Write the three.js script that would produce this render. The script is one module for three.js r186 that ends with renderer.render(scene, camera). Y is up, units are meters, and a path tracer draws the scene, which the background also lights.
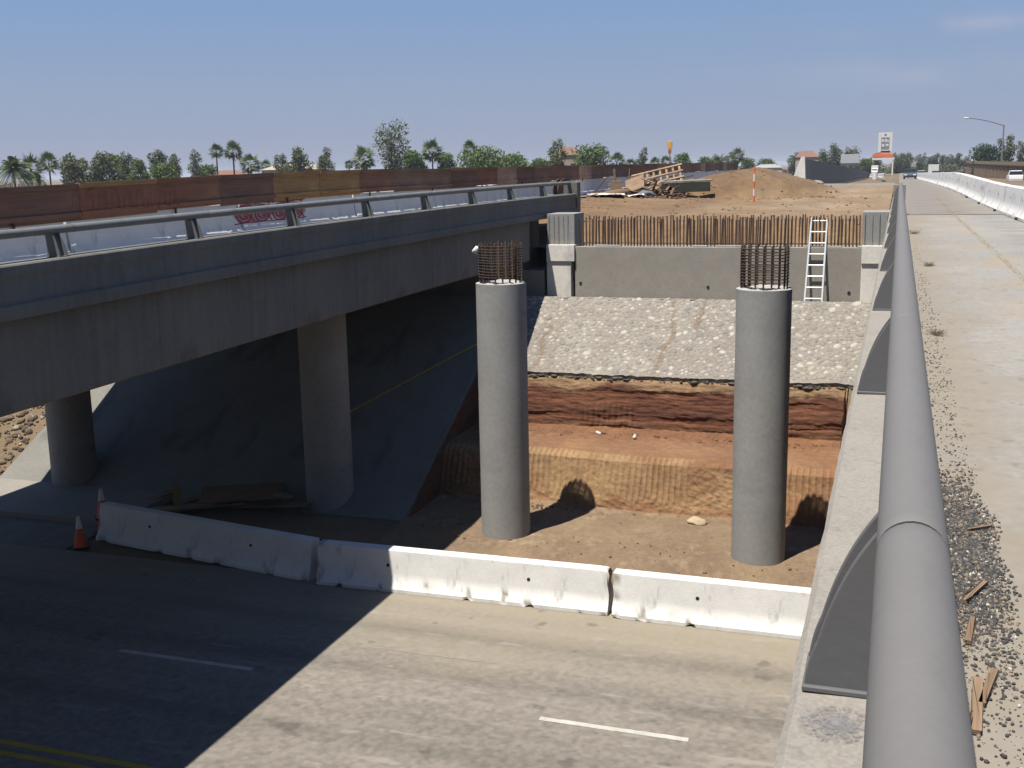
import * as THREE from 'three';
import { mergeGeometries, toCreasedNormals, mergeVertices } from 'three/addons/utils/BufferGeometryUtils.js';
import { RoundedBoxGeometry } from 'three/addons/geometries/RoundedBoxGeometry.js';
import { ImprovedNoise } from 'three/addons/math/ImprovedNoise.js';

// ------------------------------------------------------------------ camera, sky, sun, exposure
const scene = new THREE.Scene();
const camera = new THREE.PerspectiveCamera(38.0, 4 / 3, 0.05, 9000);
camera.position.set(0, 8.1, 0);
camera.up.set(-0.04325, 0.98182, -0.18480);
camera.lookAt(-0.32065, 8.1 - 0.18883, -0.92818);
const renderer = new THREE.WebGLRenderer({ antialias: true });
renderer.toneMapping = THREE.LinearToneMapping;
renderer.toneMappingExposure = 1.9;
renderer.shadowMap.enabled = true;
const SUN = new THREE.Vector3(-0.165, 1, 0.335).normalize();
const sun = new THREE.DirectionalLight(new THREE.Color().setRGB(1.0, 0.955, 0.87), 5.0);
sun.position.copy(SUN).multiplyScalar(120).add(new THREE.Vector3(-8, 0, -30));
sun.target.position.set(-8, 0, -30);
sun.castShadow = true;
sun.shadow.mapSize.set(4096, 4096);
Object.assign(sun.shadow.camera, { left: -70, right: 70, top: 70, bottom: -70, near: 1, far: 300 });
sun.shadow.camera.updateProjectionMatrix();
scene.add(sun, sun.target);
scene.fog = new THREE.FogExp2(new THREE.Color().setRGB(0.66, 0.72, 0.84), 0.00014);

// ------------------------------------------------------------------ random numbers and noise
function rngOf(seed) { let a = seed >>> 0; return () => { a = (a + 0x6D2B79F5) | 0; let t = Math.imul(a ^ (a >>> 15), 1 | a); t = (t + Math.imul(t ^ (t >>> 7), 61 | t)) ^ t; return ((t ^ (t >>> 14)) >>> 0) / 4294967296; }; }
const PN = new ImprovedNoise();
const N3 = (x, y, z) => PN.noise(x, y, z);
const F3 = (x, y, z, o = 4) => { let s = 0, a = 0.5, f = 1; for (let i = 0; i < o; i++) { s += a * PN.noise(x * f + i * 17.3, y * f + i * 5.1, z * f); a *= 0.5; f *= 2.03; } return s; };
const clamp = (v, a = 0, b = 1) => Math.min(b, Math.max(a, v));
const sst = (a, b, v) => { const t = clamp((v - a) / (b - a)); return t * t * (3 - 2 * t); };
const lerp = (a, b, t) => a + (b - a) * t;
const mix3 = (a, b, t) => [lerp(a[0], b[0], t), lerp(a[1], b[1], t), lerp(a[2], b[2], t)];
const hash2 = (x, y, s) => { let h = Math.imul(x | 0, 374761393) ^ Math.imul(y | 0, 668265263) ^ Math.imul(s, 974711); h = Math.imul(h ^ (h >>> 13), 1274126177); return ((h ^ (h >>> 16)) >>> 0) / 4294967296; };
function vn(u, v, fx, fy, s) {            // value noise that repeats over 0..1
  const x = u * fx, y = v * fy, xi = Math.floor(x), yi = Math.floor(y), a = x - xi, b = y - yi;
  const m = (n, k) => ((n % k) + k) % k, q = (i, j) => hash2(m(i, fx), m(j, fy), s);
  const sa = a * a * (3 - 2 * a), sb = b * b * (3 - 2 * b);
  return lerp(lerp(q(xi, yi), q(xi + 1, yi), sa), lerp(q(xi, yi + 1), q(xi + 1, yi + 1), sa), sb);
}
const fb = (u, v, fx, fy, o, s) => { let r = 0, a = 0.5, t = 0; for (let i = 0; i < o; i++) { r += a * vn(u, v, fx << i, fy << i, s + i); t += a; a *= 0.55; } return r / t; };

// the sky: clear hazy summer blue, two faint wisps
{
  const W = 1024, H = 512, d = new Float32Array(W * H * 4), E = 1 / 1.9;
  const hor = [0.362, 0.388, 0.492], mid = [0.302, 0.388, 0.548], top = [0.200, 0.347, 0.605], zen = [0.080, 0.170, 0.42];
  for (let j = 0; j < H; j++) for (let i = 0; i < W; i++) {
    const el = ((j + 0.5) / H - 0.5) * 180, az = ((i + 0.5) / W - 0.5) * 360;
    let c;
    if (el < 0) c = mix3(hor, [0.2, 0.18, 0.15], sst(0, -12, el));
    else if (el < 4) c = mix3(hor, mid, el / 4);
    else if (el < 10) c = mix3(mid, top, (el - 4) / 6);
    else c = mix3(top, zen, sst(10, 60, el));
    let w = 0;
    for (const [a0, e0, ra, re, k] of [[-86.5, 6.25, 5, 0.32, 0.55], [-87.5, 4.0, 5.5, 0.5, 0.28], [-91.5, 4.4, 4, 0.35, 0.2], [-70, 9, 14, 1, 0.5], [-60, 5, 10, 0.6, 0.4], [-112, 11, 9, 0.7, 0.3]]) {
      if (Math.abs(az - a0) > 2.5 * ra || Math.abs(el - e0) > 2.5 * re + 1.5) continue;
      const n = fb(((i / W) * 4) % 1, ((j / H) * 8) % 1, 24, 24, 4, 9);
      w = Math.max(w, k * Math.exp(-(((az - a0) / ra) ** 2) - (((el - e0 - 0.03 * (az - a0)) / re) ** 2)) * sst(0.25, 0.7, n));
    }
    c = mix3(c, [0.55, 0.53, 0.60], w);
    d.set([c[0] * E, c[1] * E, c[2] * E, 1], (j * W + i) * 4);
  }
  const t = new THREE.DataTexture(d, W, H, THREE.RGBAFormat, THREE.FloatType);
  t.mapping = THREE.EquirectangularReflectionMapping; t.magFilter = t.minFilter = THREE.LinearFilter; t.needsUpdate = true;
  scene.background = t; scene.environment = t;
}

// ------------------------------------------------------------------ textures and materials
const enc = v => Math.round(255 * clamp(v <= 0.0031308 ? v * 12.92 : 1.055 * Math.pow(v, 1 / 2.4) - 0.055));
function tex(w, h, fn, rep, color = true) {
  const d = new Uint8Array(w * h * 4);
  for (let j = 0; j < h; j++) for (let i = 0; i < w; i++) {
    let c = fn((i + 0.5) / w, (j + 0.5) / h); if (typeof c === 'number') c = [c, c, c];
    const k = (j * w + i) * 4;
    for (let n = 0; n < 3; n++) d[k + n] = color ? enc(c[n]) : Math.round(255 * clamp(c[n]));
    d[k + 3] = 255;
  }
  const t = new THREE.DataTexture(d, w, h, THREE.RGBAFormat);
  t.colorSpace = color ? THREE.SRGBColorSpace : THREE.NoColorSpace;
  t.wrapS = t.wrapT = THREE.RepeatWrapping; t.magFilter = THREE.LinearFilter; t.minFilter = THREE.LinearMipmapLinearFilter; t.generateMipmaps = true;
  if (rep) t.repeat.set(1 / rep[0], 1 / rep[1]);
  t.needsUpdate = true; return t;
}
// cast concrete: broad mottling, form-board streaks, pores
const concreteFn = (s, streak) => (u, v) => {
  let c = 0.80 + 0.22 * (fb(u, v, 4, 4, 5, s) - 0.5) * 1.6 + 0.10 * (fb(u, v, 64, 64, 2, s + 3) - 0.5) * 1.5;
  if (streak) c += streak * (fb(u, v, 48, 2, 3, s + 7) - 0.5);
  const p = vn(u, v, 200, 200, s + 5); if (p > 0.93) c *= 0.82;
  const st = fb(u, v, 6, 3, 4, s + 11); c *= 1 - 0.25 * sst(0.60, 0.80, st);
  return [c, c * 0.985, c * 0.955];
};
const TX = {
  concrete: tex(1024, 1024, concreteFn(1, 0), [4, 4]),
  streaky: tex(1024, 1024, concreteFn(20, 0.28), [4, 4]),
  grain: tex(512, 512, (u, v) => { const c = 0.78 + 0.3 * (fb(u, v, 8, 8, 4, 40) - 0.5) + 0.4 * (fb(u, v, 100, 100, 2, 44) - 0.5); return [c, c * 0.99, c * 0.97]; }, [1.5, 1.5]),
  fine: tex(1024, 1024, (u, v) => { let c = 0.80 + 0.16 * (fb(u, v, 5, 5, 5, 240) - 0.5) + 0.3 * (fb(u, v, 180, 180, 2, 244) - 0.5); const k = fb(u, v, 26, 26, 4, 247); c *= 1 - 0.14 * sst(0.64, 0.78, k); return [c, c * 0.985, c * 0.96]; }, [1.3, 1.3]),
  soil: tex(1024, 1024, (u, v) => { const a = fb(u, v, 6, 6, 5, 50), b = fb(u, v, 120, 120, 2, 57); const c = 0.80 + 0.38 * (a - 0.5) + 0.32 * (b - 0.5); return [c, c * (0.97 + 0.1 * (a - 0.5)), c * 0.95]; }, [5, 5]),
  wood: tex(512, 512, (u, v) => { const g = fb(u, v, 3, 60, 3, 60), k = fb(u, v, 4, 6, 4, 66); const c = 0.75 + 0.5 * (g - 0.5) + 0.5 * (k - 0.5); return [c, c * 0.96, c * 0.9]; }, [2.4, 1.2]),
  paint: tex(512, 512, (u, v) => { let c = 0.90 + 0.16 * (fb(u, v, 5, 5, 4, 70) - 0.5); c += 0.10 * (fb(u, v, 70, 70, 2, 74) - 0.5); const d = fb(u, v, 10, 3, 4, 77); c *= 1 - 0.3 * sst(0.62, 0.8, d); return [c, c * 0.985, c * 0.96]; }, [2.2, 1.6]),
  coat: tex(512, 512, (u, v) => { let c = 0.92 + 0.07 * (fb(u, v, 6, 6, 4, 270) - 0.5) + 0.06 * (fb(u, v, 90, 90, 2, 274) - 0.5); const k = fb(u, v, 14, 20, 4, 277); c *= 1 - 0.05 * sst(0.7, 0.85, k); return [c, c * 0.99, c * 0.985]; }, [0.9, 0.7]),
  bumpFine: tex(512, 512, (u, v) => 0.5 + 0.6 * (fb(u, v, 40, 40, 4, 80) - 0.5), [1, 1], false),
  bumpSoil: tex(512, 512, (u, v) => fb(u, v, 10, 10, 6, 85), [1.2, 1.2], false),
};
function M(rgb, rough = 0.9, o = {}) {
  const m = new THREE.MeshStandardMaterial({ roughness: rough, metalness: o.metal || 0, side: THREE.DoubleSide });
  m.color.setRGB(...rgb.map(c => c * 0.72));
  for (const k of ['map', 'bumpMap', 'bumpScale', 'roughnessMap', 'vertexColors', 'alphaMap', 'transparent', 'flatShading']) if (o[k] !== undefined) m[k] = o[k];
  return m;
}
const MT = {
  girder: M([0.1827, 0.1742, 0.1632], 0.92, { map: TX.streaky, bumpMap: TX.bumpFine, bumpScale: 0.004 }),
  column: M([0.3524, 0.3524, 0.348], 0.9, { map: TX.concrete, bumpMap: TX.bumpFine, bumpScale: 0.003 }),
  abut: M([0.3489, 0.3245, 0.2888], 0.92, { map: TX.fine, bumpMap: TX.bumpFine, bumpScale: 0.004 }),
  pale: M([0.9032, 0.8655, 0.8154], 0.9, { map: TX.concrete, bumpMap: TX.bumpFine, bumpScale: 0.003 }),
  grout: M([0.46, 0.445, 0.42], 0.95, { map: TX.grain, bumpMap: TX.bumpFine, bumpScale: 0.01 }),
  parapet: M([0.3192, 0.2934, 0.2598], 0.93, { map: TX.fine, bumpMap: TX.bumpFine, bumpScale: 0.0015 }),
  slope: M([0.2376, 0.2288, 0.2068], 0.95, { map: TX.concrete, bumpMap: TX.bumpFine, bumpScale: 0.006 }),
  mortar: M([0.295, 0.272, 0.238], 0.97, { vertexColors: true, map: TX.soil, bumpMap: TX.bumpSoil, bumpScale: 0.02 }),
  railPaint: M([0.1664, 0.1584, 0.152], 0.72, { map: TX.coat, bumpMap: TX.bumpFine, bumpScale: 0.0006 }),
  postPaint: M([0.118, 0.117, 0.119], 0.72, { map: TX.coat, bumpMap: TX.bumpFine, bumpScale: 0.001 }),
  railGalv: M([0.187, 0.1913, 0.1827], 0.55, { map: TX.paint }),
  postGalv: M([0.13, 0.135, 0.13], 0.6, { map: TX.paint }),
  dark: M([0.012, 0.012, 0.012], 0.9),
  barrier: M([0.7744, 0.7792, 0.7889], 0.85, { vertexColors: true, map: TX.paint, bumpMap: TX.bumpFine, bumpScale: 0.003 }),
  rust: M([0.075, 0.045, 0.030], 0.9, { map: TX.grain }),
  rustRed: M([0.15, 0.088, 0.056], 0.9, { map: TX.grain }),
  soil: M([1, 1, 1], 0.98, { vertexColors: true, map: TX.soil, bumpMap: TX.bumpSoil, bumpScale: 0.012 }),
  ground: M([0.20, 0.145, 0.085], 0.98, { map: TX.soil, bumpMap: TX.bumpSoil, bumpScale: 0.03 }),
  lumber: M([0.36, 0.245, 0.16], 0.85, { map: TX.wood }),
  lumberOld: M([0.30, 0.20, 0.125], 0.9, { map: TX.wood }),
  ply: M([0.26, 0.14, 0.065], 0.85, { map: TX.wood }),
  white: M([0.78, 0.78, 0.76], 0.6, { map: TX.paint }),
  alu: M([0.80, 0.80, 0.79], 0.38, { metal: 0.35 }),
  orange: M([0.75, 0.10, 0.02], 0.6),
  black: M([0.02, 0.02, 0.02], 0.7),
  vc: M([1, 1, 1], 0.9, { vertexColors: true }),
};

// ------------------------------------------------------------------ geometry helpers
const V = (x, y, z) => new THREE.Vector3(x, y, z);
const taken = new Map();
const numbered = n => { const k = taken.get(n) || 0; taken.set(n, k + 1); return k ? n + '_' + String(k).padStart(3, '0') : n; };
const merged = g => Array.isArray(g) ? (g.length > 1 ? mergeGeometries(g.map(q => { q = q.index ? q.toNonIndexed() : q; for (const k of Object.keys(q.attributes)) if (!['position', 'normal', 'uv', 'color'].includes(k)) q.deleteAttribute(k); return q; })) : g[0]) : g;
function mesh(name, g, m, parent = scene) {
  const o = new THREE.Mesh(merged(g), m); o.name = parent === scene ? numbered(name) : name;
  o.castShadow = o.receiveShadow = true; parent.add(o); return o;
}
function tag(o, label, category, group, kind) { Object.assign(o.userData, { label, category }); if (group) o.userData.group = group; if (kind) o.userData.kind = kind; return o; }
function struct(name, g, m, label, category, parent = scene) { const o = mesh(name, g, m, parent); o.userData.kind = 'structure'; if (label) { o.userData.label = label; o.userData.category = category; } return o; }
function thing(name, label, category, pos = [0, 0, 0], turn = 0, group) { const o = new THREE.Group(); o.name = numbered(name); o.position.set(...pos); o.rotation.y = turn; scene.add(o); return tag(o, label, category, group); }
// uv in metres by the dominant side of each face
function metric(g) {
  g = g.index ? g.toNonIndexed() : g; const p = g.attributes.position, uv = new Float32Array(p.count * 2), a = V(), b = V(), c = V(), n = V();
  for (let i = 0; i < p.count; i += 3) {
    a.fromBufferAttribute(p, i); b.fromBufferAttribute(p, i + 1); c.fromBufferAttribute(p, i + 2);
    n.copy(b).sub(a).cross(c.clone().sub(a)); const ax = Math.abs(n.x), ay = Math.abs(n.y), az = Math.abs(n.z);
    [a, b, c].forEach((q, k) => { const [s, t] = ax >= ay && ax >= az ? [q.z, q.y] : ay >= az ? [q.x, q.z] : [q.x, q.y]; uv[(i + k) * 2] = s; uv[(i + k) * 2 + 1] = t; });
  }
  g.setAttribute('uv', new THREE.BufferAttribute(uv, 2)); return g;
}
const box = (w, h, d, x = 0, y = 0, z = 0, r = 0) => metric((r ? new RoundedBoxGeometry(w, h, d, 1, r) : new THREE.BoxGeometry(w, h, d)).translate(x, y, z));
const rod = (a, b, r, n = 6, r2 = r) => { const d = b.clone().sub(a), g = new THREE.CylinderGeometry(r2, r, d.length(), n, 1); g.applyQuaternion(new THREE.Quaternion().setFromUnitVectors(V(0, 1, 0), d.clone().normalize())); return g.translate((a.x + b.x) / 2, (a.y + b.y) / 2, (a.z + b.z) / 2); };
// surface over a closed (or open) profile of n points and m stations; at(i, j) gives the point
function loft(n, m, at0, { closed = true, caps = true, crease = 0.7, color: color0 } = {}) {
  const memo = [], memoC = [], at = (i, j) => memo[j * n + i] || (memo[j * n + i] = at0(i, j)), color = color0 && ((i, j) => memoC[j * n + i] || (memoC[j * n + i] = color0(i, j, at(i, j))));
  const P = [], C = [], U = []; let per = 0; const du = [0];
  for (let i = 1; i <= n; i++) { const a = at(i - 1, 0), b = at(i % n, 0); per += Math.hypot(a[0] - b[0], a[1] - b[1], a[2] - b[2]); du.push(per); }
  let len = 0; const dv = [0]; for (let j = 1; j < m; j++) { const a = at(0, j - 1), b = at(0, j); len += Math.hypot(a[0] - b[0], a[1] - b[1], a[2] - b[2]); dv.push(len); }
  const put = (i, j, ii) => { const p = at(i, j); P.push(...p); U.push(dv[j], du[ii]); if (color) C.push(...color(i, j, p)); };
  for (let j = 0; j < m - 1; j++) for (let i = 0; i < (closed ? n : n - 1); i++) { const k = (i + 1) % n; put(i, j, i); put(k, j, i + 1); put(k, j + 1, i + 1); put(i, j, i); put(k, j + 1, i + 1); put(i, j + 1, i); }
  if (closed && caps) for (const j of [0, m - 1]) {
    const pts = []; for (let i = 0; i < n; i++) pts.push(V(...at(i, j)));
    const nrm = V(...at(0, j)).sub(V(...at(0, j ? j - 1 : 1))).normalize(), q = new THREE.Quaternion().setFromUnitVectors(nrm, V(0, 0, 1));
    const p2 = pts.map(p => { const r = p.clone().applyQuaternion(q); return new THREE.Vector2(r.x, r.y); });
    for (const f of THREE.ShapeUtils.triangulateShape(p2, [])) for (const i of f) { P.push(pts[i].x, pts[i].y, pts[i].z); U.push(p2[i].x, p2[i].y); if (color) C.push(...color(i, j, at(i, j))); }
  }
  let g = new THREE.BufferGeometry(); g.setAttribute('position', new THREE.Float32BufferAttribute(P, 3)); g.setAttribute('uv', new THREE.Float32BufferAttribute(U, 2));
  if (color) g.setAttribute('color', new THREE.Float32BufferAttribute(C, 3));
  g.computeVertexNormals();
  return toCreasedNormals(g, crease);
}
const range = (a, b, n) => Array.from({ length: n + 1 }, (_, i) => a + (b - a) * i / n);
const sweepZ = (prof, zs, off = () => 0, o) => loft(prof.length, zs.length, (i, j) => [prof[i][0], prof[i][1] + off(zs[j]), zs[j]], o);
// grid of heights: xs across, zs along; y and colour by function
function field(xs, zs, y, color, uvs = 1) {
  const P = [], C = [], U = [], I = [], n = xs.length;
  for (const z of zs) for (const x of xs) { const h = y(x, z); P.push(x, h, z); U.push(x * uvs, -z * uvs); if (color) C.push(...color(x, z, h)); }
  for (let j = 0; j < zs.length - 1; j++) for (let i = 0; i < n - 1; i++) { const a = j * n + i; I.push(a, a + n, a + 1, a + 1, a + n, a + n + 1); }
  const g = new THREE.BufferGeometry(); g.setAttribute('position', new THREE.Float32BufferAttribute(P, 3)); g.setAttribute('uv', new THREE.Float32BufferAttribute(U, 2));
  if (color) g.setAttribute('color', new THREE.Float32BufferAttribute(C, 3)); g.setIndex(I); g.computeVertexNormals();
  if (g.attributes.normal.getY(0) < 0) { for (let k = 0; k < I.length; k += 3) [I[k + 1], I[k + 2]] = [I[k + 2], I[k + 1]]; g.setIndex(I); g.computeVertexNormals(); }
  return g;
}
function lump(r, seed, seg = [7, 5], amp = 0.35) {          // an irregular stone
  const g = new THREE.SphereGeometry(1, ...seg), p = g.attributes.position;
  for (let i = 0; i < p.count; i++) { const x = p.getX(i), y = p.getY(i), z = p.getZ(i), k = r * (1 + amp * N3(x * 1.3 + seed * 3.7, y * 1.3 + seed, z * 1.3 - seed)); p.setXYZ(i, x * k, y * k, z * k); }
  g.computeVertexNormals(); return g;
}

// ------------------------------------------------------------------ levels of the place (metres; lower road at 0)
const topY = z => z > -60 ? 6.2 : Math.max(3, 6.2 - (-z - 60) * 3.2 / 340);          // land beyond the abutments
const SL = z => 4.40 - 0.53 * (Math.max(z, -31.3) + 31.3) - 0.13 * Math.min(1.3, Math.max(0, -31.3 - z));   // slope paving: crest at z = -31.3, foot at z = -23
const crest = z => z > -36.5 ? 0.2 - 0.0003 * (z + 36.5) ** 2 : 0.2 + Math.min(0.15, 0.003 * (-36.5 - z));   // camber of the left bridge
const roadY = z => z > -36 ? 6.5 : z > -62 ? 6.5 + 0.2 * sst(-36, -62, z) : z > -330 ? 6.7 - (-62 - z) * 0.0093 : 4.2 - Math.min(1, (-330 - z) * 0.006);
const laneY = (x, z) => roadY(z) - 0.8 * sst(3.6, 9, x) * sst(-60, -150, z);
function groundY(x, z) {
  if (x > -10.74 && x < -0.98 && z > -28.72 && z < -18.4) return -1.2;
  if (z < -38) return topY(z); if (z < -33) return lerp(4.1, 6.2, (-33 - z) / 5); if (z < -23) return SL(z) - 0.12; if (z < -0.6) return -0.03;
  return Math.min(6.2, 0.53 * (z + 0.6));
}
{
  const xs = [-5000, -1500, -600, -300, -150, -90, -60, -45, -35, -30, -27, -25, -23, -20, -15, -10.77, -10.72, -6, -1.0, -0.95, 5, 15, 30, 60, 120, 300, 800, 2500, 5000];
  const zs = [-7000, -2500, -1200, -700, -400, -300, -200, -150, -110, -80, -60, -50, -45, -40, -38.0, -36, -33, -31.3, -30, -28.75, -28.7, -26, -23.01, -22.99, -18.45, -18.35, -10, -0.6, 5, 11.1, 14.5, 20, 60, 200, 600];
  struct('ground', field(xs, zs, groundY), MT.ground, 'wide brown earth running out to the horizon', 'ground');
}

// lower road: worn dusty asphalt
{
  const asph = tex(1536, 720, (u, v) => {
    const X = -32 + u * 40, Z = -4.5 - v * 14.6;         // metres
    const g = fb(u, v, 500, 180, 2, 101), m = fb(u, v, 10, 6, 5, 105), lon = fb(u, v, 3, 34, 4, 111), lon2 = fb(u, v, 6, 90, 3, 117);
    let c = [0.196, 0.172, 0.146];
    c = c.map(q => q * (0.80 + 0.26 * (m - 0.5) + 0.55 * (g - 0.5) + 0.36 * (lon - 0.5) + 0.22 * (lon2 - 0.5) + 0.2));
    // tan silt tracked out along the barrier, breaking up towards the lane line
    const dn = fb(u, v, 14, 10, 5, 121), silt = sst(-15.4, -18.2, Z + 3.2 * (dn - 0.5)) * (0.55 + 0.6 * (fb(u, v, 5, 60, 3, 127) - 0.3));
    c = mix3(c, [0.270, 0.228, 0.165], clamp(silt * 0.95));
    // dark rubber in the wheel paths, pale scuffs
    for (const w of [-17.2, -15.6, -13.4, -11.0, -9.3]) { const e = Math.exp(-(((Z - w) / 0.28) ** 2)); if (e < 0.02) continue; const k = e * (0.2 + 0.3 * fb(u, v, 20, 4, 3, 131)); c = c.map(q => q * (1 - 0.55 * k)); }
    const sc = fb(u, v, 60, 90, 3, 137); if (sc > 0.70) c = mix3(c, [0.3, 0.28, 0.25], 0.5 * sst(0.70, 0.85, sc));
    const pit = fb(u, v, 90, 40, 3, 141); c = c.map(q => q * (1 - 0.3 * sst(0.76, 0.86, pit)));
    return c;
  });
  const m = M([1, 1, 1], 0.93, { map: asph, bumpMap: TX.bumpFine, bumpScale: 0.006 });
  const g = new THREE.PlaneGeometry(40, 14.6).rotateX(-Math.PI / 2).translate(-12, 0.0, -11.8);
  const road = struct('lower_road', g, m, 'dusty grey asphalt road passing under the bridges', 'road');
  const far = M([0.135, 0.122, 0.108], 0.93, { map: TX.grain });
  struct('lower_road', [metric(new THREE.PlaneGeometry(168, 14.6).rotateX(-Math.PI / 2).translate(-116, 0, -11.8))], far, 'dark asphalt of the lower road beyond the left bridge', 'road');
  const whiteLine = M([0.56, 0.54, 0.49], 0.85, { map: TX.grain }), yellow = M([0.50, 0.33, 0.03], 0.85, { map: TX.grain });
  const strip = (x0, x1, z, w, mt, label, ragged = 0.012) => {
    const n = Math.ceil((x1 - x0) / 0.07), xs = range(x0, x1, n), P = [], I = [];
    xs.forEach((x, i) => { P.push(x, 0.004, z - w / 2 + ragged * N3(x * 9, z, 1), x, 0.004, z + w / 2 + ragged * N3(x * 9, z, 7)); if (i < n) { const a = i * 2; I.push(a, a + 1, a + 2, a + 2, a + 1, a + 3); } });
    const g = new THREE.BufferGeometry(); g.setAttribute('position', new THREE.Float32BufferAttribute(P, 3)); g.setIndex(I); g.computeVertexNormals();
    const o = mesh('lane_marking', metric(g), mt); o.userData.kind = 'structure'; tag(o, label, 'marking'); return o;
  };
  strip(-4.76, -2.52, -14.75, 0.11, whiteLine, 'sunlit white lane dash on the lower road');
  strip(-12.5, -9.86, -14.98, 0.11, whiteLine, 'white lane dash in the shade of the left bridge');
  strip(-20.6, -17.9, -15.1, 0.11, whiteLine, 'white lane dash far left in the shade');
  strip(-8.4, -6.0, -16.35, 0.05, M([0.3, 0.27, 0.21], 0.9, { map: TX.grain }), 'faint worn white line between the dash and the barrier', 0.03);
  strip(-31, -9.3, -11.80, 0.11, yellow, 'upper of the double yellow centre lines');
  strip(-31, -9.3, -11.54, 0.11, yellow, 'lower of the double yellow centre lines');
  // kerb, gutter and sidewalk on the far side, left of the barrier
  const kerb = struct('kerb', [box(60, 0.16, 0.16, -47.2, 0.06, -20.82, 0.02)], MT.parapet, 'concrete kerb in front of the shaded sidewalk', 'kerb');
  struct('gutter', [metric(new THREE.PlaneGeometry(60, 1.7).rotateX(-Math.PI / 2).translate(-47.2, 0.002, -19.9))], M([0.24, 0.225, 0.2], 0.93, { map: TX.grain }), 'pale concrete gutter beside the kerb on the left', 'gutter');
  struct('sidewalk', [box(60, 0.14, 2.3, -47.2, 0.055, -22.05)], MT.parapet, 'shaded concrete sidewalk under the left bridge', 'sidewalk');
}

// slope paving under and beside the left bridge, smooth concrete
struct('slope_paving', [loft(4, 2, (i, j) => { const x = [-22.85, -10.74][j], z0 = -23.0, z1 = -31.3; return [[x, SL(z0) + 0.01, z0], [x, SL(z0) - 0.3, z0], [x, SL(z1) - 0.3, z1], [x, SL(z1) + 0.01, z1]][i]; })], MT.slope, 'smooth concrete slope paving in the shade under the left bridge', 'slope paving');
tag(mesh('caution_tape', [loft(4, 40, (i, j) => { const t = j / 39, x = lerp(-13.75, -10.95, t), z = lerp(-26.3, -29.3, t), y = SL(z) + 0.03 + 0.02 * N3(t * 20, 3, 1); return [x + [0, 0.05, 0.05, 0][i], y + [0, 0, 0.008, 0.008][i], z + 0.02 * N3(t * 14, 1, 9)]; })], M([0.6, 0.42, 0.03], 0.6)), 'yellow caution tape lying up the shaded concrete slope', 'tape');

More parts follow.
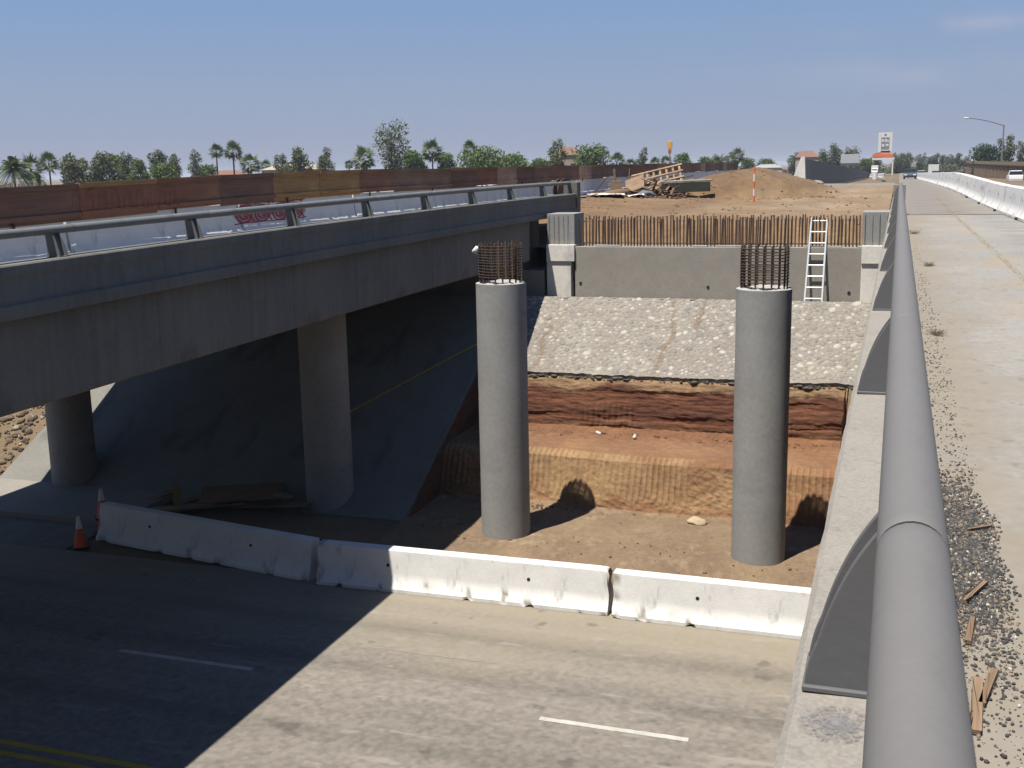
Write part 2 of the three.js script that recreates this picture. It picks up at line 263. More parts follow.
// ------------------------------------------------------------------ the excavation: floor, lower cut, bench, upper cut
{
  const prof = x => {   // [z, y] knots
    const a = 0.16 * N3(x * 0.35, 2, 5), b = 0.12 * N3(x * 0.6, 8, 3), f = lerp(-25.2, -24.95, sst(-9, -5, x)) + a;
    return [[-18.9, 0.0], [-22, 0.0 + 0.02 * b], [f + 0.3, 0.03], [f, 0.08], [f - 0.22, 0.6], [f - 0.40 + b * 0.6, 1.15], [f - 0.66, 1.26 + 0.3 * b], [-26.8, 1.27], [-27.65, 1.24], [-27.92 + b * 0.5, 1.36], [-27.98 + b, 1.95], [-28.05 + b * 0.6, 2.35], [-28.14, SL(-28.14) - 0.13], [-28.7, SL(-28.7) - 0.14]];
  };
  const dens = [16, 26, 10, 34, 34, 14, 34, 26, 16, 34, 26, 20, 8];
  const nx = 360, x0 = -10.74, x1 = -0.98, cols = [], ts = [];
  dens.forEach((n, k) => { for (let i = 0; i < n; i++) ts.push([k, i / n]); }); ts.push([dens.length - 1, 1]);
  const P = [], C = [], U = [], I = [], n = ts.length;
  for (let i = 0; i <= nx; i++) {
    const x = lerp(x0, x1, i / nx), kn = prof(x); let s = 0, pz = 0, py = 0;
    ts.forEach(([k, t], q) => {
      let z = lerp(kn[k][0], kn[k + 1][0], t), y = lerp(kn[k][1], kn[k + 1][1], t); const dz = kn[k + 1][0] - kn[k][0], dy = kn[k + 1][1] - kn[k][1], L = Math.hypot(dz, dy);
      const nz = dy / L, ny = -dz / L;            // outward normal of the cut
      if (q) s += Math.hypot(z - pz, y - py); pz = z; py = y;
      let d = 0.04 * F3(x * 1.1, y * 1.1, z * 1.1, 4) + 0.010 * F3(x * 7, y * 7, z * 7, 3), c;
      const m = F3(x * 0.7, y * 1.5 + 4, z * 0.7, 4), fine = F3(x * 5, y * 5, z * 5, 3);
      if (k <= 1 || k === 2) {                     // floor
        d *= 0.7; d += 0.012 * Math.sin(x * 2 + z * 5 + 4 * m);
        c = mix3([0.215, 0.152, 0.093], [0.182, 0.124, 0.073], clamp(0.5 + 1.4 * m)); c = mix3(c, [0.25, 0.185, 0.12], sst(0.12, 0.4, m + 0.4 * fine));
      } else if (k <= 5) {                          // lower cut with bucket-teeth grooves
        const h = y, mask = sst(-0.12, 0.08, N3(x * 0.45 + 3, 4, 1)) * sst(0.25, 0.4, h + 0.15 * N3(x * 2, 1, 1));
        const amp = 0.4 + 1.6 * Math.max(0, 0.4 + F3(x * 0.9, h * 1.2, 9, 3)), tooth = Math.abs(Math.sin(Math.PI * (x + 0.05 * N3(x, h * 1.5, 4)) / 0.145)); d += mask * amp * 0.045 * (tooth - 0.6) + 0.04 * (1 - mask) * F3(x * 3, h * 4, 2, 4);
        d += (1 - 0.6 * mask) * 0.045 * F3(x * 8, h * 9, 6, 2);
        c = mix3([0.29, 0.18, 0.09], [0.20, 0.10, 0.046], clamp(0.45 + 2.4 * m - 0.25 * mask)); c = mix3(c, [0.21, 0.075, 0.03], sst(-3.6, -2.2, x) * 0.6 * clamp(0.7 + fine * 2));
        c = mix3(c, [0.30, 0.20, 0.095], mask * sst(0.7, 1, tooth) * 0.5);
      } else if (k <= 8) {                          // bench, strewn with fallen clods at the back
        d += 0.05 * sst(-26.7, -27.7, z) * (0.5 + F3(x * 4, 2, z * 4, 3) * 2) + 0.008 * Math.sin(z * 22 + 3 * m);
        c = mix3([0.232, 0.126, 0.062], [0.198, 0.100, 0.047], clamp(0.5 + 2.2 * m)); c = mix3(c, [0.15, 0.062, 0.026], sst(-26.8, -27.5, z + 0.9 * fine) * 0.6);
      } else {                                      // upper cut: level beds of earth
        const w = y * 6.3 + 0.9 * F3(x * 0.5, 1, 2, 4) + 0.5 * F3(x * 2.2, 3, y * 2, 3), bed = Math.floor(w), e = lerp(hash2(bed, 3, 5), hash2(bed + 1, 3, 5), sst(0.55, 1, w - bed));
        d += 0.06 * (e - 0.5) * (0.5 + 1.2 * N3(x * 0.7, bed * 3.3, 2)) + 0.035 * F3(x * 2.5, y * 9, 1, 4);
        const m2 = sst(0.05, 0.2, N3(x * 0.5 - 2, 1, 8)); d += m2 * 0.03 * Math.abs(Math.sin(Math.PI * x / 0.15)) * sst(1.3, 1.5, y) * sst(2.1, 1.9, y);
        c = mix3([0.138, 0.051, 0.025], [0.086, 0.031, 0.016], e); c = mix3(c, [0.158, 0.063, 0.030], clamp(0.2 + 2 * m));
        c = mix3(c, [0.245, 0.158, 0.085], sst(2.30, 2.5, y + 0.28 * N3(x * 0.8, 4, 4) + 0.15 * fine));     // pale bed under the paving
        c = mix3(c, [0.20, 0.095, 0.04], sst(1.6, 1.4, y) * 0.5);
      }
      if (k >= dens.length - 1) d = 0;
      P.push(x, y + ny * d, z + nz * d); const f = 1 + 0.3 * fine; C.push(c[0] * f * 1.2, c[1] * f * 1.2, c[2] * f * 1.2); U.push(x, s);
    });
  }
  for (let i = 0; i < nx; i++) for (let q = 0; q < n - 1; q++) { const a = i * n + q; I.push(a, a + n, a + 1, a + 1, a + n, a + n + 1); }
  const g = new THREE.BufferGeometry(); g.setAttribute('position', new THREE.Float32BufferAttribute(P, 3)); g.setAttribute('uv', new THREE.Float32BufferAttribute(U, 2)); g.setAttribute('color', new THREE.Float32BufferAttribute(C, 3)); g.setIndex(I); g.computeVertexNormals();
  struct('excavation', g, MT.soil, 'stepped red and tan earth cut behind the white barriers', 'excavation');
  // side faces of the cut
  const side = (x, dir, nm) => {
    const zs = range(-28.7, -23.1, 60), ks = range(0, 1, 24);
    const P = []; const at = (i, j) => { const z = zs[j], y = lerp(-0.2, Math.max(-0.1, SL(z) - 0.1), ks[i]); return [x + dir * (0.05 + 0.07 * F3(z * 1.5, y * 3, 2, 4) + 0.03 * F3(z * 8, y * 8, 4, 2)), y, z]; };
    return loft(25, 61, at, { closed: false, caps: false, crease: 1.2, color: (i, j, p) => { const k = clamp(0.5 + 2 * F3(p[2] * 0.8, p[1] * 3, 3, 4)); return mix3([0.17, 0.072, 0.03], [0.12, 0.05, 0.023], k); } });
  };
  struct('cut_face', [side(-10.74, 1)], MT.soil, 'dark earth side of the cut beside the left bridge', 'earth face');
  struct('cut_face', [side(-0.98, -1)], MT.soil, 'red earth side of the cut next to the right bridge', 'earth face');
  // loose clods on the floor and bench
  const R = rngOf(77), im = new THREE.InstancedMesh(lump(1, 3, [6, 4], 0.5), M([1, 1, 1], 0.97, { map: TX.soil }), 900);
  const q = new THREE.Object3D(), col = new THREE.Color();
  for (let i = 0; i < 900; i++) {
    const kind = R(), x = lerp(-10.4, -1.2, R()); let z, y;
    if (kind < 0.42) { z = -24.95 + 0.3 * (R() + R() - 0.9); y = 0.04 + Math.max(0, -25.1 - z) * 1.8; } else if (kind < 0.8) { z = -27.7 + 0.5 * (R() * R()); y = 1.27; } else { z = lerp(-20, -25, R()); y = 0.01; }
    const s = 0.010 + 0.040 * R() ** 4; q.position.set(x, y, z); q.rotation.set(R() * 6, R() * 6, R() * 6); q.scale.set(s, s * (0.6 + 0.5 * R()), s * (0.7 + R() * 0.5)); q.updateMatrix(); im.setMatrixAt(i, q.matrix);
    const c = kind > 0.42 && kind < 0.8 ? mix3([0.17, 0.075, 0.032], [0.22, 0.12, 0.06], R()) : mix3([0.15, 0.1, 0.055], [0.24, 0.16, 0.09], R()); im.setColorAt(i, col.setRGB(...c));
  }
  im.name = 'earth_clods'; im.castShadow = im.receiveShadow = true; scene.add(im); tag(im, 'loose crumbs of earth along the foot of the cuts', 'clods', null, 'stuff');
  tag(mesh('rock', lump(0.17, 4, [12, 9], 0.6).scale(1.25, 0.62, 0.8).translate(-4.05, 0.08, -24.55), M([0.52, 0.42, 0.27], 0.95, { map: TX.soil })), 'pale tan rock on the excavation floor left of the right column', 'rock');
  tag(mesh('paper_cup', [new THREE.CylinderGeometry(0.045, 0.034, 0.12, 14).rotateZ(1.3).translate(-7.13, 1.32, -27.45)], MT.white), 'white paper cup on the bench near the left column', 'cup');
  tag(mesh('plastic_bag', lump(0.055, 9, [10, 7], 0.7).translate(-6.13, 1.31, -27.3), MT.white), 'crumpled white scrap lying on the middle of the bench', 'scrap');
}

// ------------------------------------------------------------------ cobbled slope paving
{
  const xs = range(-10.74, 1.2, 160), zs = [0];
  const edge = x => -28.16 + 0.14 * F3(x * 1.1, 3, 3, 4) + 0.08 * F3(x * 6, 1, 3, 3);
  const surf = (x, v) => { const z = lerp(-32.5, edge(x), v); return [x, SL(z) + 0.012 * F3(x * 4, z * 4, 1, 3), z]; };
  const n = 62, at = (i, j) => { const x = xs[j]; if (i < 60) return surf(x, i / 59); const p = surf(x, i === 60 ? 1 : 0); return [p[0], p[1] - 0.11 - 0.02 * N3(x * 5, 2, 2), p[2] - (i === 60 ? 0.04 + 0.05 * N3(x * 3, 5, 5) : 0)]; };
  const STAIN = [[-5.75, -31.4, -28.6], [-5.0, -31.5, -30.2], [-9.2, -29.9, -28.3]];
  const pav = struct('cobbled_slope', [loft(n, xs.length, at, { crease: 0.9, color: (i, j, p) => { let k = 0; for (const [sx, z0, z1] of STAIN) k = Math.max(k, sst(0.10, 0.01, Math.abs(p[0] - sx - 0.25 * N3(p[2] * 1.2, sx, 1)) + 0.06 * N3(p[0] * 6, p[2] * 6, 1)) * sst(z0 - 0.3, z0, p[2]) * sst(z1 + 0.4, z1, p[2])); return mix3([1, 1, 1], [0.66, 0.50, 0.36], 0.7 * k); } })], MT.mortar, 'sunlit slope of pale cobbles set in mortar below the abutment wall', 'slope paving');
  const R = rngOf(5), pts = [], tones0 = [[0.38, 0.34, 0.285], [0.30, 0.275, 0.245], [0.47, 0.42, 0.35], [0.36, 0.295, 0.24], [0.58, 0.54, 0.47], [0.27, 0.245, 0.21], [0.29, 0.215, 0.15]], tones = tones0.map(c => M(c.map(v => v * 0.86), 0.8, { map: TX.grain }));
  const shapes = range(0, 7, 7).map(k => lump(1, 11 + k, [7, 4], 0.45).scale(1, 0.55, 1));
  const cells = new Map();
  for (let t = 0; t < 60000 && pts.length < 2700; t++) {
    const x = lerp(-10.6, 1.0, R()), z = lerp(-32.4, -28.28, R()), r = 0.048 + 0.072 * Math.pow(R(), 1.5); if (t > 16000 && r > 0.066) continue;
    const gx = Math.floor(x / 0.22), gz = Math.floor(z / 0.22); let hit = false;
    for (let i = gx - 1; i <= gx + 1 && !hit; i++) for (let j = gz - 1; j <= gz + 1 && !hit; j++) hit = (cells.get(i * 1000 + j) || []).some(p => Math.hypot(p[0] - x, (p[1] - z) * 1.1) < (p[2] + r) * 0.93);
    const rk = R(); if (hit) continue; const p = [x, z, r, rk], key = gx * 1000 + gz; pts.push(p); if (!cells.has(key)) cells.set(key, []); cells.get(key).push(p);
  }
  pts.sort((a, b) => (b[2] - (b[0] > -0.7 ? 1 : 0)) - (a[2] - (a[0] > -0.7 ? 1 : 0)));
  const rest = [], tilt = Math.atan(0.53);
  pts.forEach(([x, z, r, k], i) => {
    const e = new THREE.Object3D(); e.position.set(x, SL(z) - r * 0.12, z); e.rotation.set(z < -31.3 ? 0 : tilt, 0, 0); e.rotateY(k * 40); e.scale.set(r * (1.05 + 0.35 * R()), r * 0.7, r * (0.85 + 0.2 * R())); e.updateMatrix();
    const w = R(); let tone = w < 0.27 ? 0 : w < 0.5 ? 1 : w < 0.68 ? 2 : w < 0.82 ? 3 : w < 0.95 ? 4 : 5, st = STAIN.some(([sx, z0, z1]) => z > z0 - 0.2 && z < z1 + 0.2 && Math.abs(x - sx - 0.25 * N3(z * 1.2, sx, 1)) < 0.05), g = shapes[i % 7];
    if (st) tone = 6;
    if (i < 300) { const o = mesh('cobble', g, tones[tone], pav); o.position.copy(e.position); o.quaternion.copy(e.quaternion); o.scale.copy(e.scale); }
    else { const q = g.clone().applyMatrix4(e.matrix).toNonIndexed(), c = { r: tones0[tone][0] * 0.86, g: tones0[tone][1] * 0.86, b: tones0[tone][2] * 0.86 }, a = new Float32Array(q.attributes.position.count * 3); for (let n = 0; n < a.length; n += 3) { a[n] = c.r; a[n + 1] = c.g; a[n + 2] = c.b; } q.setAttribute('color', new THREE.BufferAttribute(a, 3)); rest.push(q); }
  });
  mesh('small_cobbles', rest, M([1, 1, 1], 0.8, { vertexColors: true, map: TX.grain }), pav).userData.kind = 'stuff';
  const ch = []; for (let i = 0; i < 150; i++) { const x = lerp(-10.8, 0.5, R()), r = 0.02 + 0.06 * R() * R(); ch.push(lump(r, i, [6, 4], 0.6).scale(1.5, 0.6, 1).translate(x, SL(-28.16) - 0.06 - 0.06 * R() - r * 0.3, edge(x) - 0.0 + 0.03 * R()).toNonIndexed()); }
  mesh('broken_edge', ch, M([0.11, 0.10, 0.088], 0.95, { map: TX.grain }), pav).userData.kind = 'stuff';
}

// ------------------------------------------------------------------ the new abutment: wall, end blocks, starter bars
{
  const W = thing('abutment_wall', 'low grey concrete abutment wall topped by a row of starter bars', 'abutment', [0, 0, 0]);
  const x0 = -9.17, x1 = 0.9;
  mesh('wall', [box(x1 - x0, 1.9, 1.05, (x0 + x1) / 2, 4.83, -33.125, 0.015)], MT.abut, W);
  const R = rngOf(8);
  for (let x = x0 + 0.15; x < -0.9;) { const l = 0.12 + 0.5 * R(); if (R() < 0.62 && !(x > -7.9 && x < -6.0)) mesh('grout_strip', [box(l, 0.045 + 0.03 * R(), 0.10, x + l / 2, 5.80, -32.660 - 0.02 * R(), 0.012)], MT.grout, W); x += l; }
  for (const [x, y] of [[-9.0, 4.68], [-5.15, 4.62], [-1.2, 4.52]]) mesh('weep_shade_disc', [new THREE.CylinderGeometry(0.045, 0.045, 0.03, 12).rotateX(Math.PI / 2).translate(x, y, -32.600)], MT.dark, W);  // black discs paint in the dark inside of the weep holes
  for (const row of [0, 1]) for (let i = 0; i < 84; i++) {
    const x = x0 + 0.1 + i * 0.099 + 0.03 * (R() - 0.5) + row * 0.06, z = row ? -33.420 : -32.800, h = 0.79 + 0.07 * R() + (row ? 0.06 : 0), a = V(x, 5.76, z), b = V(x + 0.05 * (R() - 0.5), 5.76 + h, z + 0.05 * (R() - 0.5));
    if (x > -0.95) continue; mesh('starter_bar', [rod(a, b, 0.021, 6)], R() < 0.5 ? MT.rust : MT.rustRed, W);
  }
  mesh('tie_bar', [rod(V(x0 + 0.05, 5.88, -32.820), V(-1.0, 5.87, -32.820), 0.011, 5)], MT.rust, W);
  const end = (xa, xb, nm, label) => {
    const B = thing('end_block', label, 'concrete block', [0, 0, 0]), c = (xa + xb) / 2, w = xb - xa;
    mesh('plinth', [box(w - 0.12, 1.22, 1.2, c - 0.06, 4.73, -33.150, 0.012)], MT.pale, B);
    mesh('cap', [box(w, 0.50, 1.3, c, 5.59, -33.150, 0.014)], MT.pale, B);
    mesh('upstand', [box(w - 0.02, 0.92, 1.1, c - 0.02, 6.30, -33.220, 0.01)], MT.column, B);
    for (let k = 0; k < 5; k++) mesh('formwork_rib', [rod(V(xa + 0.06 + k * (w - 0.14) / 5, 5.84, -32.630 + 0.01 * k), V(xa + 0.06 + k * (w - 0.14) / 5, 6.72, -32.650), 0.007, 6)], k % 2 ? MT.grout : MT.girder, B);
    return B;
  };
  end(-10.05, -9.17, 0, 'pale concrete end block below the end of the left bridge');
  end(-0.9, 0.2, 0, 'pale concrete end block beside the right bridge railing');
  // ladder leaning on the wall
  const L = thing('ladder', 'white aluminium ladder leaning against the abutment wall', 'ladder', [-2.13, SL(-32.1), -32.1]);
  const foot = s => V(s * 0.235, 0, 0), head = s => V(0.05 + s * 0.215, 2.30, -0.74), at = (s, t) => foot(s).lerp(head(s), t);
  for (const s of [-1, 1]) { mesh('stile', [rod(at(s, 0), at(s, 1), 0.036, 4)], MT.alu, L); mesh('foot', [box(0.07, 0.03, 0.09, s * 0.235, 0.012, 0.0)], MT.black, L); }
  for (let k = 0; k < 8; k++) mesh('rung', [rod(at(-1, 0.04 + k * 0.132), at(1, 0.04 + k * 0.132), 0.020, 8)], MT.alu, L);
}

// ------------------------------------------------------------------ round columns
function cage(parent, y0, r, seed) {
  const R = rngOf(seed);
  for (let k = 0; k < 18; k++) { const a = k / 18 * Math.PI * 2 + 0.1, x = Math.cos(a) * r, z = Math.sin(a) * r; mesh('starter_bar', [rod(V(x, y0 - 0.05, z), V(x * (1 + 0.03 * (R() - 0.5)), y0 + 0.86 + 0.03 * R(), z * (1 + 0.03 * (R() - 0.5))), 0.019, 6)], R() < 0.5 ? MT.rust : MT.rustRed, parent); }
  for (let k = 0; k < 12; k++) mesh('hoop', [new THREE.TorusGeometry(r + 0.022, 0.0095, 5, 40).rotateX(Math.PI / 2 + 0.03 * (R() - 0.5)).translate(0, y0 + 0.15 + k * 0.060 + 0.012 * (R() - 0.5), 0)], MT.rust, parent);
}
function column(label, x, z, h, r, withCage, seed, group) {
  const c = thing(withCage ? 'concrete_column' : 'bridge_pier', label, 'column', [x, 0, z], 0, group), n = 56, hs = range(-0.3, h, 60);
  const at = (i, j) => { const a = i / n * Math.PI * 2, y = hs[j]; let q = r + 0.004 * F3(Math.cos(a) * 2 + seed, y * 1.4, Math.sin(a) * 2, 3); for (const s of [1.5, 3.2, 4.75]) if (Math.abs(y - s) < 0.06) q -= 0.0022; return [Math.cos(a) * q, y, -Math.sin(a) * q]; };
  mesh('shaft', [loft(n, hs.length, at, { crease: 0.6 })], MT.column, c);
  if (withCage) {
    const xs = range(-1, 1, 26), T = [], I = []; // rough laitance on the top
    const g = new THREE.CircleGeometry(r * 0.985, 44).rotateX(-Math.PI / 2); const rings = [];
    for (let k = 0; k < 9; k++) rings.push(k / 8);
    const top = loft(44, 9, (i, j) => { const a = -i / 44 * Math.PI * 2, q = r * (1.0 - 0.98 * rings[j]); const X = Math.cos(a) * q, Z = Math.sin(a) * q; return [X, h + 0.004 + (j ? 0.05 * Math.max(0, 0.35 + F3(X * 5 + seed, 1, Z * 5, 4) * 1.8) : 0), Z]; }, { caps: false, crease: 1 });
    mesh('rough_top', [top], MT.grout, c); cage(c, h, r * 0.83, seed);
  }
  return c;
}
column('grey concrete column with a rebar cage left of centre', -8.12, -22.9, 5.68, 0.55, true, 3);
column('grey concrete column with a rebar cage beside the right railing', -2.47, -22.74, 5.66, 0.55, true, 6);
column('dark round pier under the left bridge nearest the open cut', -12.95, -23.6, 5.3, 0.58, false, 9);
column('dark round pier under the far side of the left bridge', -20.6, -23.55, 5.3, 0.58, false, 12);
tag(mesh('white_rag', lump(0.09, 6, [10, 8], 0.8).scale(0.6, 1.1, 0.7).rotateZ(-0.5).translate(-8.62, 6.40, -22.72), MT.white), 'small white rag tied to the left column rebar cage', 'rag');

// ------------------------------------------------------------------ left bridge
function railPost(parent, x, y, z, out, mt) {        // two curved fins and a web; out = -1: flares to -x
  const s = new THREE.Shape(); s.moveTo(-0.135, 0); s.quadraticCurveTo(-0.130, 0.06, -0.112, 0.10); s.quadraticCurveTo(-0.075, 0.25, 0.0, 0.345); s.lineTo(0.09, 0.345); s.quadraticCurveTo(0.05, 0.2, 0.075, 0.0); s.lineTo(-0.135, 0);
  const p = new THREE.Group(); p.name = 'rail_post'; parent.add(p); p.position.set(x, y, z); p.scale.x = -out;
  const fin = metric(new THREE.ExtrudeGeometry(s, { depth: 0.012, bevelEnabled: true, bevelSize: 0.003, bevelThickness: 0.003, bevelSegments: 2, curveSegments: 10 }).translate(0, 0, -0.006));
  for (const d of [-0.065, 0.065]) mesh('fin', [fin.clone().translate(0, 0, d)], mt, p);
  mesh('web', [loft(4, 8, (i, j) => { const t = j / 7, X = lerp(-0.085, 0.02, t * t), Y = 0.33 * t; return [X + [0, 0.012, 0.012, 0][i], Y, [-0.06, -0.06, 0.06, 0.06][i]]; }, { crease: 0.6 })], mt, p);
  mesh('base_plate', [box(0.22, 0.012, 0.17, -0.03, 0.006, 0, 0.003)], mt, p);
  return p;
}
{
  const zs = [...range(14, -36.6, 44)], zg = [...range(14, -32.0, 40)];
  const B = thing('left_bridge', 'long concrete box-girder bridge crossing the left half of the picture', 'bridge', [0, 0, 0]);
  const par = [[-10.55, 6.4], [-10.20, 6.40], [-10.19, 6.42], [-10.19, 6.57], [-10.20, 6.58], [-10.222, 6.59], [-10.228, 6.68], [-10.238, 6.90], [-10.212, 6.93], [-10.212, 7.05], [-10.228, 7.07], [-10.60, 7.07], [-10.62, 7.05], [-10.66, 6.5], [-10.66, 6.4]];
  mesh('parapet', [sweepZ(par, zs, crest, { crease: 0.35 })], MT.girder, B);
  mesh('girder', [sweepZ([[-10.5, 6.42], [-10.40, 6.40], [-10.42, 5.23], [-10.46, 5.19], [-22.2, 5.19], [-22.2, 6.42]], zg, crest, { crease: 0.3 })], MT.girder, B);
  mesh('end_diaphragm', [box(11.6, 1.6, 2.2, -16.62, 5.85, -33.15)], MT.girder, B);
  mesh('deck', [sweepZ([[-10.64, 6.5], [-10.64, 6.42], [-22.5, 6.42], [-22.5, 6.5]], zs, crest)], MT.parapet, B);
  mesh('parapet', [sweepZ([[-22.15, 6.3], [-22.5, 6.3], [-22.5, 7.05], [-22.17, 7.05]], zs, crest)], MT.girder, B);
  mesh('end_post', [box(0.48, 1.08, 0.42, -10.42, 7.10, -36.75, 0.015)], MT.girder, B);
  const rail = [...Array(16)].map((_, k) => { const a = k / 16 * Math.PI * 2; return [-10.47 + 0.065 * Math.cos(a), 7.42 + 0.058 * Math.sin(a)]; });
  const zp = range(-11.97, -33.5, 7).map((_, k) => -11.97 - 3.068 * k); zp.unshift(-8.9, -5.83, -2.77, 0.3);
  for (let z = 2.9, k = 0; z > -36; z -= 6.136, k++) { const e = Math.max(-36.56, z - 6.124); mesh('rail', [sweepZ(rail, range(z, e, 8), crest, { crease: 0.8 })], MT.railGalv, B); mesh('rail_sleeve', [sweepZ(rail.map(([x, y]) => [-10.47 + (x + 10.47) * 0.93, 7.42 + (y - 7.42) * 0.93]), [z + 0.1, z - 0.1], crest, { crease: 0.8 })], MT.railGalv, B); }
  for (const z of zp) railPost(B, -10.44, 7.07 + crest(z), z, 1, MT.postGalv);
  tag(mesh('abutment', [box(12.3, 1.2, 2.2, -16.3, 4.45, -33.7)], MT.abut), 'dark abutment wall under the far end of the left bridge', 'abutment');
  // near abutment, out of view behind the camera: the bridge has to stand on something
  struct('near_abutment', [box(14, 5.6, 2.2, -17.2, 2.2, 13.2)], MT.abut, 'near abutment of the left bridge', 'abutment');
  // roadway beyond the bridge
  struct('left_roadway', [field([-22.5, -19, -14.6], range(-36.6, -330, 50), (x, z) => lerp(6.5 + crest(z), Math.max(topY(z) + 0.1, roadY(z)), sst(-70, -200, z)))], MT.parapet, 'roadway running on behind the brown fence', 'road');
}

// ------------------------------------------------------------------ concrete barriers (tapered profile, chipped feet)
function barrierGeo(len, seed, n, wear, ends = 1) {
  const pr = [[-0.305, 0], [-0.305, 0.07], [-0.24, 0.16], [-0.19, 0.26], [-0.176, 0.36], [-0.155, 0.55], [-0.135, 0.72], [-0.125, 0.795], [-0.108, 0.812], [0, 0.815], [0.108, 0.812], [0.125, 0.795], [0.135, 0.72], [0.155, 0.55], [0.176, 0.36], [0.19, 0.26], [0.24, 0.16], [0.305, 0.07], [0.305, 0], [0, 0.0]];
  const st = range(-len / 2, len / 2, n), chip = (i, x, y) => { const e = Math.min(1, (len / 2 - Math.abs(x)) / 0.22); let k = sst(0.16, 0.30, F3(x * 2.3 + seed * 7, y * 2 + (i > 9 ? 9 : 0), seed, 4) + (y < 0.08 ? 0.05 : y < 0.2 ? -0.05 : -0.4)); k = Math.max(k, (1 - e) * sst(0.0, 0.25, F3(x * 3, y * 4 + seed, 6, 3) + 0.08)); return k * wear; };
  const at = (i, j) => { const [w, y] = pr[i], x = st[j], k = chip(i, x, y); const d = 0.035 * k + 0.004 * N3(x * 3, y * 5, seed); return [x + Math.sign(x) * (Math.abs(x) > len / 2 - 0.01 ? -0.03 * k : 0), y < 0.01 && i !== 19 ? y + 0.04 * k : y, w * (1 - d / Math.max(0.1, Math.abs(w)))]; };
  const color = (i, j) => { const [w, y] = pr[i], x = st[j], k = chip(i, x, y); let c = mix3([1, 0.99, 0.97], [0.46, 0.42, 0.37], sst(0.15, 0.7, k)); const s = F3(x * 2.2 + seed, y * 3, i > 9 ? 5 : 1, 4); c = mix3(c, [0.52, 0.48, 0.42], sst(0.20, 0.42, s) * 0.8 * wear); const sp = F3(x * 9 + seed, y * 9, i > 9 ? 3 : 8, 2); c = mix3(c, [0.62, 0.5, 0.36], sst(0.24, 0.4, sp) * 0.5 * wear); if (seed >= 51 && seed < 57) { const q = F3(x * 0.35 + seed * 3, y * 5 + 0.2 * x, 2, 4); c = mix3(c, [0.3, 0.28, 0.27], sst(0.10, 0.30, q) * 0.5 * sst(0.05, 0.25, y)); } return c; };
  return loft(pr.length, st.length, at, { color, crease: 0.5 });
}
function barrier(name, label, pos, turn, len, seed, n, wear, group, holeDiscs = true) {
  const b = thing(name, label, 'barrier', pos, turn, group); mesh('body', [barrierGeo(len - 0.03, seed, n, wear)], MT.barrier, b);
  if (holeDiscs) for (const x of [-1.45, 1.45]) for (const s of [-1, 1]) mesh('socket_shade_disc', [new THREE.CylinderGeometry(0.035, 0.035, 0.02, 10).rotateX(Math.PI / 2 - s * 0.11).translate(x, 0.50, s * 0.156)], MT.dark, b);  // solid black discs: the shade inside the lifting holes is painted on
  return b;
}
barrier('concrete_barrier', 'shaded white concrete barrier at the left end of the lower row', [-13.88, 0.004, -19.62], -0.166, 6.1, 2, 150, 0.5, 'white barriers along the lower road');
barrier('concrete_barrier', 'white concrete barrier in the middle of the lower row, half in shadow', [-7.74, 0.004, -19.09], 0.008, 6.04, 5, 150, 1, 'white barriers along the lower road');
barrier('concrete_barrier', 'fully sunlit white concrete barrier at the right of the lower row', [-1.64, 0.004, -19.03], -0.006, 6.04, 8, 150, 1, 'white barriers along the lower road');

// traffic cones
function cone(label, x, z, y = 0, collar = true) {
  const c = thing('traffic_cone', label, 'cone', [x, y, z], x * 7, 'traffic cones at the end of the barrier row');
  mesh('base', [box(0.36, 0.03, 0.36, 0, 0.015, 0, 0.01)], MT.black, c); mesh('body', [new THREE.LatheGeometry([[0.15, 0.03], [0.135, 0.06], [0.085, 0.36], [0.073, 0.44]].map(p => new THREE.Vector2(...p)), 24)], MT.orange, c);
  mesh('collar', [new THREE.LatheGeometry([[0.0755, 0.44], [0.040, 0.66]].map(p => new THREE.Vector2(...p)), 24)], MT.white, c); mesh('tip', [new THREE.LatheGeometry([[0.039, 0.66], [0.03, 0.71], [0, 0.712]].map(p => new THREE.Vector2(...p)), 20)], MT.white, c);
}
cone('orange traffic cone on the road in front of the barrier end', -16.95, -19.35);
cone('orange traffic cone farthest back behind the barrier end', -17.62, -20.95, 0.13);
cone('orange traffic cone closest behind the barrier end', -17.12, -20.35, 0.004);

// lumber dumped under the left bridge
{
  const R = rngOf(31), y0 = 0.02, mats = [MT.lumber, MT.lumberOld, MT.ply];
  const L = [['lying flat nearest the barrier', -16.2, -22.2, 0.3, 3.0, 0.06], ['slanting over the heap', -15.6, -23.6, 0.9, 3.2, 0.25], ['longest at the back of the heap', -16.2, -24.1, 0.15, 3.8, 0.14], ['crossing the others to the right', -14.7, -23.5, -0.6, 2.6, 0.20], ['short at the left end of the heap', -17.3, -23.2, 1.2, 1.7, 0.08], ['propped against the slope', -14.9, -24.6, 0.75, 2.8, 0.45], ['thin at the right end of the heap', -14.3, -22.9, 0.05, 2.2, 0.05]];
  L.forEach(([d, x, z, a, l, up], i) => tag(mesh('lumber_plank', [box(l, 0.05, 0.24 + 0.1 * R(), 0, 0, 0, 0.004).rotateZ(0.06 + up * 0.25).rotateY(a).translate(x, y0 + 0.06 + up, z)], mats[i % 3]), 'brown plank under the left bridge, ' + d, 'plank', 'planks dumped under the left bridge'));
  tag(mesh('plywood_sheet', [box(2.0, 0.02, 1.0).rotateX(0.14).rotateY(0.5).translate(-15.0, 0.40, -22.9)], MT.ply), 'brown plywood sheet on the lumber heap under the bridge', 'plywood');
  tag(mesh('caution_board', [box(0.16, 0.8, 0.03).rotateX(-0.9).rotateY(0.6).translate(-16.5, 0.28, -22.3)], M([0.24, 0.17, 0.03], 0.8)), 'yellow board leaning at the left end of the lumber heap', 'board');
}

